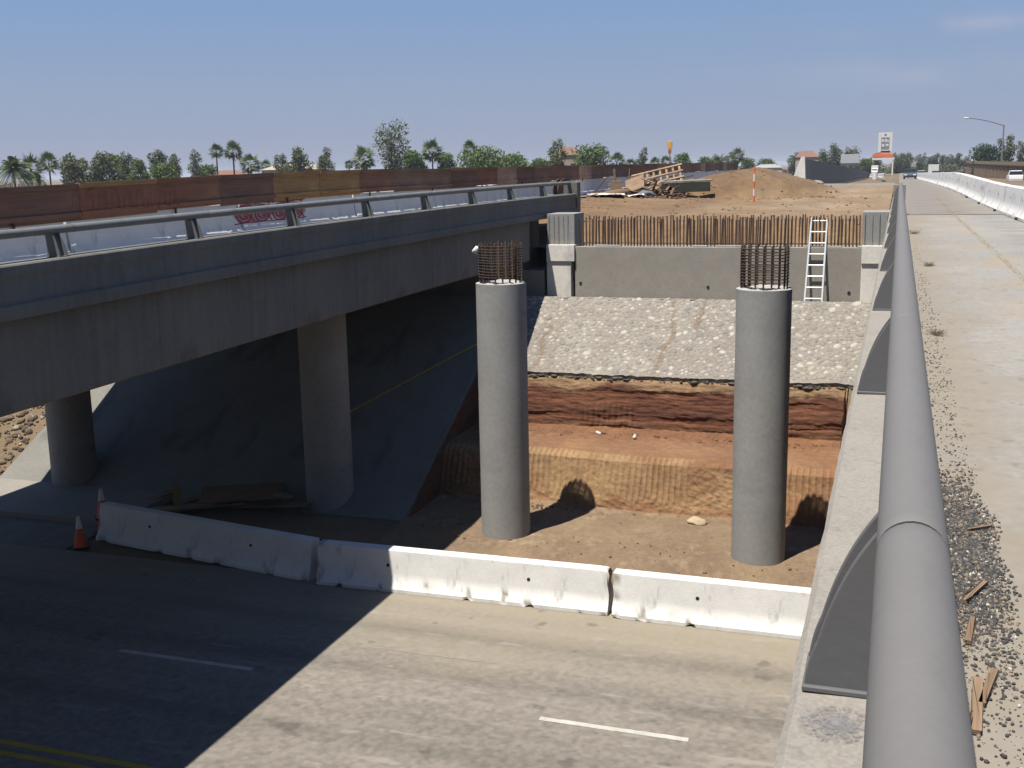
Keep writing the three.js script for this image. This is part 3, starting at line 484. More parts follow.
// ------------------------------------------------------------------ right bridge: deck, parapet, near rail
{
  const B = thing('right_bridge', 'bridge with metal tube railing and road at the right edge', 'bridge', [0, 0, 0]);
  const zs = range(14, -36.6, 40);
  mesh('girder', [sweepZ([[0.05, 6.4], [0.05, 5.2], [24, 5.2], [24, 6.4]], zs)], MT.girder, B);
  const zf = [...range(3, -14, 120), ...range(-14.3, -36.6, 60)], pp = [[-0.165, 6.2], [-0.165, 7.055], [-0.15, 7.07], [-0.05, 7.071], [0.04, 7.071], [0.09, 7.07], [0.105, 7.055], [0.235, 6.45], [0.235, 6.2]];
  mesh('parapet', [loft(pp.length, zf.length, (i, j) => { const z = zf[j], e = i === 1 || i === 2 ? 0.006 * Math.max(0, F3(z * 5, i, 3, 4)) * 3 : 0; return [pp[i][0] + e + 0.002 * N3(z * 2, 3, i), pp[i][1] - e * 0.8, z]; }, { crease: 0.5 })], MT.parapet, B);
  const deckTex = tex(384, 1600, (u, v) => {
    const X = 0.2 + u * 3.6, Z = 1 - v * 38, m = fb(u, v, 3, 24, 5, 201), g = fb(u, v, 90, 900, 2, 207);
    let c = [0.258, 0.241, 0.217].map(q => q * (1 + 0.34 * (m - 0.5) + 0.34 * (g - 0.5)));
    const n = fb(u, v, 5, 60, 5, 211), dirt = sst(1.0, 0.35, X + 1.1 * (n - 0.5));
    c = mix3(c, [0.235, 0.196, 0.148], dirt * (0.5 + 0.5 * fb(u, v, 20, 240, 3, 215)));
    const d2 = Math.exp(-(((X - 1.55) / 0.5) ** 2)) * sst(0.4, 0.65, fb(u, v, 4, 36, 4, 221)); c = mix3(c, [0.30, 0.235, 0.155], 0.5 * d2);
    const grey = sst(1.9, 2.4, X + 0.6 * (n - 0.5)); c = mix3(c, [0.20, 0.19, 0.178], 0.7 * grey * sst(0.3, 0.6, fb(u, v, 3, 50, 4, 226)));
    const s = fb(u, v, 40, 420, 3, 231); c = c.map(q => q * (1 - 0.22 * sst(0.70, 0.82, s)));
    return c;
  });
  const dm = M([1, 1, 1], 0.94, { map: deckTex, bumpMap: TX.bumpFine, bumpScale: 0.004 });
  const g = new THREE.PlaneGeometry(3.6, 38, 1, 1).rotateX(-Math.PI / 2).translate(2.0, 6.5, -18); const uv = g.attributes.uv, p = g.attributes.position;
  for (let i = 0; i < 4; i++) uv.setXY(i, (p.getX(i) - 0.2) / 3.6, (1 - p.getZ(i)) / 38);
  mesh('deck_surface', [g], dm, B);
  mesh('deck_surface', [metric(new THREE.PlaneGeometry(20.3, 50.5).rotateX(-Math.PI / 2).translate(13.95, 6.498, -11.3))], MT.parapet, B);
  mesh('deck_surface', [metric(new THREE.PlaneGeometry(3.6, 13).rotateX(-Math.PI / 2).translate(2.0, 6.499, 7.5))], MT.parapet, B);
  // the tube railing
  const ring = 28, rp = (r, x = 0.05, y = 7.425) => [...Array(ring)].map((_, k) => { const a = k / ring * Math.PI * 2; return [x + 0.061 * r * Math.cos(a), y + 0.059 * r * Math.sin(a)]; });
  const joints = [3.4, -1.99, -4.82, -11.05, -17.15, -23.25, -29.35, -36.4];
  for (let k = 0; k < joints.length - 1; k++) {
    const a = joints[k] - 0.008, b = joints[k + 1] + 0.008, pr = rp(1), st = [a, a - 0.004, ...range(a - 0.05, b + 0.05, 8), b + 0.004, b];
    mesh('rail', [loft(ring, st.length, (i, j) => { const e = j === 0 || j === st.length - 1 ? 0.95 : 1; return [0.05 + (pr[i][0] - 0.05) * e, 7.425 + (pr[i][1] - 7.425) * e, st[j]]; }, { crease: 0.9 })], MT.railPaint, B);
    mesh('rail_sleeve', [sweepZ(rp(0.955), [b + 0.12, b - 0.13], undefined, { crease: 0.9 })], MT.dark, B);
  }
  for (let k = -1; k < 12; k++) railPost(B, 0.0, 7.071, -2.215 - k * 3.06, -1, MT.postPaint);
  mesh('end_post', [box(0.36, 0.95, 0.3, 0.02, 6.95, -36.7, 0.02)], MT.parapet, B);
  struct('near_pier', [box(24, 5.2, 1.4, 12.2, 2.6, -1)], MT.abut, 'pier wall carrying the right bridge', 'pier');
  struct('bridge_seat_wall', [box(24, 1.0, 2.0, 13, 4.7, -35.6)], MT.abut, 'abutment under the right bridge', 'abutment');
  // grey paint spilt on the concrete at the foot of the nearest post
  { const c = document.createElement('canvas'); c.width = c.height = 128; const x = c.getContext('2d'), r = rngOf(12); x.fillStyle = '#000'; x.fillRect(0, 0, 128, 128); x.fillStyle = '#fff'; for (let k = 0; k < 900; k++) { const a = r() * 6.28, d = 58 * r(); x.globalAlpha = 0.10 + 0.18 * r(); x.beginPath(); x.ellipse(64 + Math.cos(a) * d, 50 + Math.sin(a) * d * 0.8, 1 + 9 * r() * r(), 1 + 5 * r() * r(), r() * 3, 0, 7); x.fill(); }
    const t = new THREE.CanvasTexture(c); t.colorSpace = THREE.NoColorSpace; mesh('paint_spill', [new THREE.PlaneGeometry(0.15, 0.20).rotateX(-Math.PI / 2).translate(-0.07, 7.0745, -1.99)], M([0.2, 0.19, 0.195], 0.8, { alphaMap: t, transparent: true }), B); }
  // faded yellow edge line
  const am = tex(64, 1024, (u, v) => fb(u, v, 6, 60, 4, 301) > 0.5 ? 0.5 : 0, null, false);
  const yl = [], zz = range(-7, -52, 60), yx = z => 1.62 + (z > -20 ? 0 : 0.004 * (z + 20));
  const gy = loft(2, zz.length, (i, j) => [yx(zz[j]) + i * 0.10, roadY(zz[j]) + 0.006 + (zz[j] < -36 ? 0.02 : 0), zz[j]], { closed: false, caps: false });
  const u2 = gy.attributes.uv; for (let i = 0; i < u2.count; i++) { const vv = u2.getX(i); u2.setXY(i, u2.getY(i) * 10, vv / 20); }
  const ym = M([0.36, 0.265, 0.125], 0.9, { alphaMap: am, transparent: true }); const o = mesh('lane_marking', [gy], ym); o.userData.kind = 'structure'; tag(o, 'faded worn yellow edge line on the right bridge road', 'marking');
}
// road beyond the right bridge
{
  const zs = range(-36.55, -620, 130), bend = z => z > -170 ? 0 : -(((-170 - z) / 100) ** 2) * 1.2;
  struct('right_roadway', [field([0, 1, 1.9, 3.6, 5, 6.5, 9, 14, 24], zs, (x, z) => laneY(x, z) + 0.012)], M([0.255, 0.232, 0.20], 0.94, { map: TX.soil }), 'pale dusty road running on towards the traffic', 'road');
}

// gravel, splinters and weeds swept against the parapet
{
  const R = rngOf(91), N = 11000, im = new THREE.InstancedMesh(lump(1, 2, [6, 4], 0.55), M([1, 1, 1], 0.9), N), q = new THREE.Object3D(), col = new THREE.Color();
  for (let i = 0; i < N; i++) {
    const far = R() < 0.2, z = far ? -lerp(2.2, 24, R() * R()) : -(3.3 + 3.0 * (R() + R() + R()) / 3 + 0.5 * (R() - 0.5)); const spread = far ? 0.22 : 0.24 + 0.10 * N3(z * 1.3, 2, 2);
    const x = 0.245 + spread * Math.pow(R(), 0.9) * (0.6 + 0.4 * R()), s = 0.0018 + 0.0062 * Math.pow(R(), 2.4);
    q.position.set(x, 6.5 + s * 0.4, z); q.rotation.set(R() * 6, R() * 6, R() * 6); q.scale.set(s * (1 + R() * 0.6), s * 0.8, s); q.updateMatrix(); im.setMatrixAt(i, q.matrix);
    const k = R(); im.setColorAt(i, col.setRGB(...(k < 0.6 ? [0.05, 0.048, 0.048] : k < 0.84 ? [0.12, 0.11, 0.097] : k < 0.97 ? [0.22, 0.165, 0.11] : [0.45, 0.42, 0.38])));
  }
  im.name = 'gravel'; im.castShadow = im.receiveShadow = true; scene.add(im); tag(im, 'dark loose gravel swept against the right parapet', 'gravel', null, 'stuff');
  const W = [['largest, lying lowest in the picture', 0.285, -3.35, 0.36, 0.05, 1.5], ['broad and split, beside the largest', 0.325, -3.48, 0.26, 0.042, 1.35], ['slim, in the middle of the gravel', 0.335, -4.3, 0.24, 0.034, 1.2], ['short, just below the slim one', 0.30, -3.92, 0.22, 0.036, 1.45], ['smallest, farther along the gravel', 0.40, -5.1, 0.13, 0.02, 0.7]];
  W.forEach(([d, x, z, l, w, a], i) => { const g = box(l, 0.014, w, 0, 0, 0), p = g.attributes.position; for (let k = 0; k < p.count; k++) if (Math.abs(p.getX(k)) > l * 0.4) p.setZ(k, p.getZ(k) * (0.4 + 0.3 * R()) + 0.006 * (R() - 0.5)); g.computeVertexNormals(); tag(mesh('wood_splinter', [g.rotateY(a).translate(x + 0.0, 6.512, z)], i % 2 ? MT.lumberOld : MT.lumber), 'tan wood splinter beside the railing, ' + d, 'splinter', 'splinters in the gravel'); });
  const tuft = (x, z, n, label, r) => { const g = []; for (let k = 0; k < n; k++) { const a = R() * 6.28, t = 0.7 + R() * 0.8, l = (0.05 + 0.12 * R()) * r, b = V(x + 0.1 * r * (R() - 0.5), 6.5, z + 0.35 * r * (R() - 0.5)); const e = b.clone().add(V(Math.cos(a) * Math.sin(t) * l, Math.cos(t) * l, Math.sin(a) * Math.sin(t) * l)); g.push(rod(b, e, 0.003, 3, 0.001)); } tag(mesh('dry_weed', g, M([0.17, 0.135, 0.085], 0.95)), label, 'weed'); };
  tuft(0.40, -11.1, 90, 'dry brown weed tuft at the deck joint nearer the camera', 0.6); tuft(0.50, -18.6, 110, 'dry brown weed tuft at the farther deck joint', 0.7); tuft(0.36, -27, 60, 'small dry weed tuft far along the parapet', 1.2);
}

// ------------------------------------------------------------------ fill behind the abutment: earth, spoil heap
const fillY = (x, z) => {
  let y = lerp(5.68, 6.30, sst(-33.8, -37.2, z)) + 0.25 * sst(-9, -14.5, x) * sst(-38, -44, z) + 0.16 * sst(-40, -60, z);
  y += 0.07 * F3(x * 0.35, 1, z * 0.35, 4) + 0.03 * F3(x * 2, 4, z * 2, 3);
  const R = Math.hypot((x + 7.25) / 1.15, (z + 62) / 1.1), a = Math.max(0, 1 - R / (4.0 + 0.7 * N3(x, 1, z))); y += 1.62 * Math.pow(a, 0.95) * (1 - 0.25 * a) * 1.25;
  const r2 = Math.hypot((x + 11.2) / 2.4, (z + 60) / 1.2); y += 0.55 * Math.max(0, 1 - r2 / 2.2) + 0.06 * F3(x * 1.2, 3, z * 1.2, 3) * sst(-46, -56, z);
  return lerp(y, Math.max(topY(z), roadY(z)) - 0.02, sst(-72, -98, z) * (0.6 + 0.4 * sst(-16, -4, x)));
};
{
  const g = field(range(-14.9, -0.3, 170), [...range(-33.6, -70, 240), ...range(-70.4, -110, 50)], fillY, (x, z, h) => {
    const m = F3(x * 0.3, 2, z * 0.22, 5), n = F3(x * 3, h * 3, z * 3, 3);
    let c = mix3([0.262, 0.165, 0.078], [0.205, 0.118, 0.052], clamp(0.5 + 2 * m)); c = mix3(c, [0.33, 0.245, 0.15], sst(-37.5, -44, z) * sst(-9, -4, x + 3 * m) * clamp(0.7 + 2 * m));
    c = mix3(c, [0.19, 0.115, 0.058], sst(6.65, 6.95, h + 0.25 * n) * 0.8); c = mix3(c, [0.28, 0.255, 0.22], sst(-80, -96, z)); const f = (1 + 0.5 * n) * 0.92; return [c[0] * f, c[1] * f, c[2] * f];
  });
  struct('earth_fill', [g], MT.soil, 'bare tan earth fill with a spoil heap behind the abutment', 'earth');
  const R = rngOf(15), im = new THREE.InstancedMesh(lump(1, 8, [6, 4], 0.5), M([1, 1, 1], 0.97, { map: TX.soil }), 1100), q = new THREE.Object3D(), col = new THREE.Color();
  for (let i = 0; i < 1100; i++) { const k = R(), x = k < 0.5 ? -7.25 + 4.5 * (R() - 0.5) * 2 : lerp(-14, -0.8, R()), z = k < 0.5 ? -62 + 4.5 * (R() - 0.3) * 2 : lerp(-36, -62, R()), s = 0.015 + 0.06 * R() ** 4; q.position.set(x, fillY(x, z) + s * 0.2, z); q.rotation.set(R() * 6, R() * 6, 0); q.scale.set(s, s * 0.7, s); q.updateMatrix(); im.setMatrixAt(i, q.matrix); im.setColorAt(i, col.setRGB(...mix3([0.2, 0.12, 0.055], [0.3, 0.21, 0.12], R()))); }
  im.name = 'fill_clods'; im.castShadow = im.receiveShadow = true; scene.add(im); tag(im, 'loose clods scattered over the earth fill and spoil heap', 'clods', null, 'stuff');
  // range pole
  const x = -6.2, z = -52, y = fillY(x, z), P = thing('range_pole', 'red and white striped pole planted in front of the spoil heap', 'pole', [x, y - 0.05, z]);
  for (let k = 0; k < 5; k++) mesh('band', [new THREE.CylinderGeometry(0.045, 0.045, 0.33, 10).translate(0, 0.165 + k * 0.33, 0)], k % 2 ? MT.white : M([0.8, 0.13, 0.04], 0.6), P);
}

// ------------------------------------------------------------------ builder's rubble left of the spoil heap
{
  const R = rngOf(41), on = (x, z, dy = 0) => [x, fillY(x, z) + dy, z];
  const put = (name, g, m, pos, rot, label, cat, group) => { const o = mesh(name, g, m); o.position.set(...pos); o.rotation.set(...rot); return tag(o, label, cat, group); };
  // slatted form panel leaning on the heap
  { const P = thing('slatted_panel', 'tilted wooden formwork panel with open slats on top of the rubble', 'panel', on(-11.9, -58.4, 0.62), 0.25); P.rotation.set(0.62, 0.25, 0.09); for (let k = 0; k < 8; k++) mesh('slat', [box(0.11, 0.07, 1.9, -1.2 + k * 0.34, 0, 0, 0.006)], k % 3 ? MT.lumber : MT.lumberOld, P); for (const s of [-0.8, -0.25, 0.3, 0.8]) mesh('rail_board', [box(2.7, 0.05, 0.12, 0, 0.062, s, 0.005)], MT.lumber, P); }
  put('dark_panel', [box(2.5, 0.5, 0.07, 0, 0.2, 0, 0.01)], M([0.055, 0.058, 0.048], 0.85, { map: TX.wood }), on(-10.3, -57.6, 0.35), [0.1, 0.03, 0.02], 'long dark formwork panel lying right of the slatted panel', 'panel');
  put('grey_board', [box(2.6, 0.05, 0.3)], M([0.3, 0.3, 0.27], 0.85, { map: TX.wood }), on(-10.3, -57.7, 0.84), [0.15, 0.03, 0.02], 'grey board lying on top of the dark formwork panel', 'board');
  put('plywood_box', [box(0.5, 0.55, 0.5, 0, 0.2, 0, 0.01)], MT.lumber, on(-13.9, -57.5, 0.25), [0, 0.3, 0.03], 'square tan plywood box among the rubble', 'box');
  put('plywood_sheet', [box(1.05, 0.03, 0.85)], MT.lumber, on(-13.0, -57.8, 0.55), [0.9, 0.2, 0.30], 'tan plywood sheet tilted right of the plywood box', 'plywood');
  put('leaning_board', [box(0.08, 1.0, 0.14)], MT.rustRed, on(-14.6, -56.9, 0.5), [0, 0.2, -0.72], 'reddish board leaning left of the plywood box', 'board');
  put('timber_post', [box(0.12, 1.3, 0.12)], MT.lumberOld, on(-14.15, -58.2, 0.6), [0.05, 0.1, 0.05], 'upright weathered timber post behind the plywood box', 'post');
  put('timber_stake', [box(0.05, 1.1, 0.05)], MT.lumberOld, on(-13.5, -58.6, 0.6), [0.0, 0.1, -0.08], 'thin upright stake right of the timber post', 'stake');
  for (const [i, [x, z, l, a, t, d]] of [[-12.6, -57.1, 2.2, 0.2, 0.1, 'across the front of the rubble'], [-13.2, -56.6, 1.6, -0.3, 0.05, 'lying lowest at the front of the rubble'], [-11.7, -57.2, 1.9, 0.5, 0.25, 'below the slatted panel'], [-14.1, -56.3, 1.5, 0.1, 0.03, 'at the left foot of the rubble'], [-12.2, -59.0, 2.4, -0.15, 0.45, 'behind the slatted panel'], [-11.0, -58.9, 1.8, 0.6, 0.5, 'highest, at the back right of the rubble'], [-12.9, -58.6, 1.4, 1.2, 0.3, 'standing askew behind the plywood sheet'], [-10.9, -56.9, 1.3, -0.5, 0.08, 'short, in front of the dark panel'], [-13.6, -57.0, 1.1, 0.8, 0.15, 'short, in front of the plywood box']].entries())
    put('rubble_plank', [box(l, 0.05, 0.16 + 0.1 * R(), 0, 0, 0, 0.004)], [MT.lumber, MT.lumberOld, MT.rustRed][i % 3], on(x, z, 0.1 + t), [0.1 * (R() - 0.5), a, 0.1 + 0.3 * (R() - 0.4)], 'wooden plank ' + d, 'plank', 'planks in the rubble');
  const sheet = (w, l, seed) => loft(14, 14, (i, j) => { const X = (i / 13 - 0.5) * w, Z = (j / 13 - 0.5) * l; return [X + 0.06 * N3(j, seed, 1), 0.10 + 0.16 * F3(X * 2, seed, Z * 2, 3), Z + 0.06 * N3(i, seed, 4)]; }, { closed: false, caps: false, crease: 0.8 });
  put('white_sheet', [sheet(1.5, 1.6, 3)], MT.white, on(-13.6, -54.6, 0.02), [0, 0.3, 0], 'crumpled white plastic sheet on the earth before the rubble', 'sheet');
  put('pink_sheet', [sheet(1.3, 1.2, 8)], M([0.62, 0.42, 0.36], 0.8), on(-14.3, -55.2, 0.02), [0, 0.9, 0], 'pinkish crumpled sheet at the left foot of the rubble', 'sheet');
  put('white_scrap', [sheet(0.8, 0.6, 12)], MT.white, on(-12.4, -55.4, 0.03), [0.1, 0.4, 0.1], 'small white crumpled scrap right of the plastic sheet', 'sheet');
  put('grey_tarp', [lump(0.5, 5, [14, 10], 0.6).scale(1, 0.45, 0.7)], M([0.13, 0.135, 0.15], 0.8), on(-12.0, -55.9, 0.1), [0, 0.5, 0], 'grey tarpaulin heap in front of the slatted panel', 'tarp');
  put('burlap_heap', [lump(0.55, 15, [14, 10], 0.6).scale(1.1, 0.5, 0.7)], M([0.16, 0.10, 0.06], 0.95), on(-13.4, -55.8, 0.1), [0, 0.1, 0], 'brown sacking heap under the plywood box', 'heap');
  for (let k = 0; k < 26; k++) { const x = lerp(-14.3, -10.4, R()), z = -57.4 + 2.6 * (R() - 0.5), l = 0.5 + 1.6 * R(), t = 0.75 * R() * Math.max(0, 1 - Math.abs(x + 12) / 2.6); put('heap_plank', [box(l, 0.05, 0.1 + 0.12 * R(), 0, 0, 0, 0.004)], [MT.lumber, MT.lumberOld, MT.rustRed, MT.ply][k % 4], on(x, z, 0.08 + t), [0.3 * (R() - 0.5), R() * 6, 0.9 * (R() - 0.5)], 'splintered plank sticking out of the rubble heap left of the spoil heap', 'plank', 'loose planks of the rubble heap'); }
  // small chips of wood
  const ch = []; for (let k = 0; k < 260; k++) { const x = lerp(-14.5, -10.2, R()), z = -56.8 + 3.4 * (R() - 0.5); ch.push(box(0.08 + 0.35 * R(), 0.03, 0.05 + 0.06 * R()).rotateZ(0.7 * (R() - 0.5)).rotateY(R() * 6).translate(x, fillY(x, z) + 0.05 + 0.25 * R() * Math.max(0, 1 - Math.abs(z + 57.2) / 1.4), z)); }
  tag(mesh('wood_scraps', ch, MT.lumberOld), 'heap of splintered wood scraps under the panels', 'scraps', null, 'stuff');
  // steel reel standing by the end of the left bridge
  const S = thing('cable_reel', 'rusty round reel standing at the far end of the left bridge', 'reel', [-13.75, 6.75, -47], 1.1);
  for (const s of [-1, 1]) mesh('flange', [new THREE.CylinderGeometry(0.46, 0.46, 0.05, 28).rotateX(Math.PI / 2).translate(0, 0.46, s * 0.14)], MT.rustRed, S); mesh('drum', [new THREE.CylinderGeometry(0.2, 0.2, 0.26, 20).rotateX(Math.PI / 2).translate(0, 0.46, 0)], MT.rust, S);
}

// ------------------------------------------------------------------ left bridge: barriers with brown plywood fence
{
  const GN = 'white barriers under the brown plywood fence', ord = ['nearest the left picture edge', 'second from the left picture edge', 'third from the left picture edge', 'fourth from the left, marked with red graffiti', 'fifth from the left picture edge', 'sixth from the left picture edge', 'seventh from the left picture edge', 'eighth from the left picture edge', 'behind the end of the bridge rail', 'just past the bridge end post', 'behind the plywood box', 'behind the slatted panel', 'behind the dark formwork panel', 'fourth from the far end', 'third from the far end', 'farthest but one', 'farthest of the row'];
  const low = z => -0.12 * sst(-30, -13, z), yb = z => 6.503 + crest(z) + Math.min(0, low(z) * 0.3);
  for (let k = 0; k < 17; k++) { const z = -8.6 - 6.12 * k; barrier('bridge_barrier', 'white concrete barrier below the brown fence, ' + ord[k], [-15.35, yb(z), z], Math.PI / 2 + 0.006 * N3(k * 3.1, 1, 1), 6.1, 20 + k, 48, 0.25, GN, false); }
  const F = thing('plywood_fence', 'brown plywood fence standing along the top of the left bridge barriers', 'fence', [0, 0, 0]);
  const R = rngOf(61), tones = [[0.55, 0.38, 0.27], [0.30, 0.185, 0.125], [0.46, 0.26, 0.10], [0.24, 0.125, 0.09], [0.32, 0.145, 0.085], [0.23, 0.155, 0.12]].map(c => M(c, 0.85, { map: TX.wood, bumpMap: TX.bumpFine, bumpScale: 0.003 }));
  const seq = [0, 1, 1, 5, 3, 4, 4, 3, 2, 2, 4, 1, 1, 3, 4, 0, 3, 1, 4, 3];
  const tilt = (g, zc) => { const e = (low(zc + 1.2) - low(zc - 1.2) + crest(zc + 1.2) - crest(zc - 1.2)) / 2.4, p = g.attributes.position; for (let i = 0; i < p.count; i++) p.setY(i, p.getY(i) + e * (p.getZ(i) - zc)); return g; };
  let z = -6; for (let k = 0; z > -112; k++) {
    const sk = k % 4 === 2 ? 0.005 : 0.045, y = 7.32 + crest(z - 1.2) + low(z - 1.2), dy = 0.02 * (R() - 0.5), t = tones[k < 3 ? 0 : seq[k % seq.length]];
    mesh('panel', [tilt(box(0.022, 0.66 + dy + sk, 2.434, -15.20 + 0.012 * (R() - 0.5), y + 0.33 + dy / 2 - sk / 2, z - 1.22), z - 1.22)], t, F);
    for (const q of [-0.1, -1.25]) mesh('stud', [box(0.09, 0.84, 0.045, -15.27, y + 0.24, z + q)], MT.lumberOld, F);
    mesh('top_rail', [tilt(box(0.04, 0.10, 2.42, -15.165, y + 0.62 + dy, z - 1.22), z - 1.22)], k % 4 === 1 ? tones[2] : t, F);
    mesh('bottom_rail', [tilt(box(0.04, 0.09, 2.42, -15.165, y + 0.075 + dy, z - 1.22), z - 1.22)], t, F);
    if (k % 2 === 0) mesh('clamp', [box(0.03, 0.14, 0.05, -15.15, y - 0.06, z - 0.6)], MT.rust, F);
    z -= 2.44 + (k % 5 === 3 ? 0.012 : 0);
  }
  // spray-painted scrawls
  const spray = (name, w, h, draw, quad, label, rgb) => {
    const c = document.createElement('canvas'); c.width = w; c.height = h; const x = c.getContext('2d'); x.fillStyle = '#000'; x.fillRect(0, 0, w, h); x.strokeStyle = '#fff'; x.fillStyle = '#fff'; x.lineCap = x.lineJoin = 'round'; draw(x);
    const t = new THREE.CanvasTexture(c); t.colorSpace = THREE.NoColorSpace; const g = new THREE.BufferGeometry(); g.setAttribute('position', new THREE.Float32BufferAttribute(quad.flat(), 3)); g.setAttribute('uv', new THREE.Float32BufferAttribute([0, 0, 1, 0, 1, 1, 0, 1], 2)); g.setIndex([0, 1, 2, 0, 2, 3]); g.computeVertexNormals();
    const o = mesh(name, g, M(rgb, 0.8, { alphaMap: t, transparent: true })); return tag(o, label, 'graffiti');
  };
  const q = (z0, z1, y0, y1, x0, x1) => [[x0, y0, z0], [x0, y0, z1], [x1, y1, z1], [x1, y1, z0]];
  spray('graffiti', 768, 256, x => {
    x.lineWidth = 15; const S = (a, ...p) => { x.beginPath(); x.moveTo(...a); for (const b of p) x.bezierCurveTo(...b); x.stroke(); };
    for (const [o, s] of [[40, 1], [215, -1], [390, 1], [560, -1]]) { S([o + 120, 60], [o - 10, 10, o - 30, 235, o + 60, 228], [o + 150, 225, o + 150, 130, o + 70, 140]); S([o + 100, 95], [o + 20, 60, o + 15, 190, o + 70, 190], [o + 110, 190, o + 118, 160, o + 75, 165]); S([o + 20, 30], [o + 60, 5, o + 130, 20, o + 160, 50 + 20 * s]); S([o + 150, 50], [o + 175, 110, o + 110, 150, o + 160, 215]); }
    x.lineWidth = 11; S([10, 25], [200, 8, 500, 40, 750, 15]); S([20, 240], [240, 215, 480, 250, 740, 225]); x.globalAlpha = 0.42; x.beginPath(); x.ellipse(200, 130, 190, 110, 0, 0, 7); x.fill(); x.beginPath(); x.ellipse(560, 130, 190, 105, 0, 0, 7); x.fill();
  }, q(-23.5, -27.2, 6.72 + crest(-25), 7.3 + crest(-25), -15.15, -15.212), 'dark red looping graffiti on the white barrier', [0.30, 0.03, 0.05]);
  spray('graffiti', 1024, 192, x => {
    x.lineWidth = 8; x.strokeStyle = '#999'; let r = rngOf(3); for (let k = 0; k < 9; k++) { const o = 30 + k * 108; x.beginPath(); x.moveTo(o, 170 - 20 * r()); x.bezierCurveTo(o + 10, 20, o + 60, 10, o + 70, 60 + 60 * r()); x.bezierCurveTo(o + 70, 170, o + 20, 180, o + 95, 150 + 30 * r()); x.stroke(); x.beginPath(); x.moveTo(o + 40, 20 + 40 * r()); x.lineTo(o + 20 + 80 * r(), 180); x.stroke(); }
  }, q(-17.9, -21.6, 7.30 + crest(-19.5), 7.86 + crest(-19.5), -15.138, -15.138), 'red scrawled graffiti on the brown fence near the left', [0.34, 0.06, 0.04]);
}

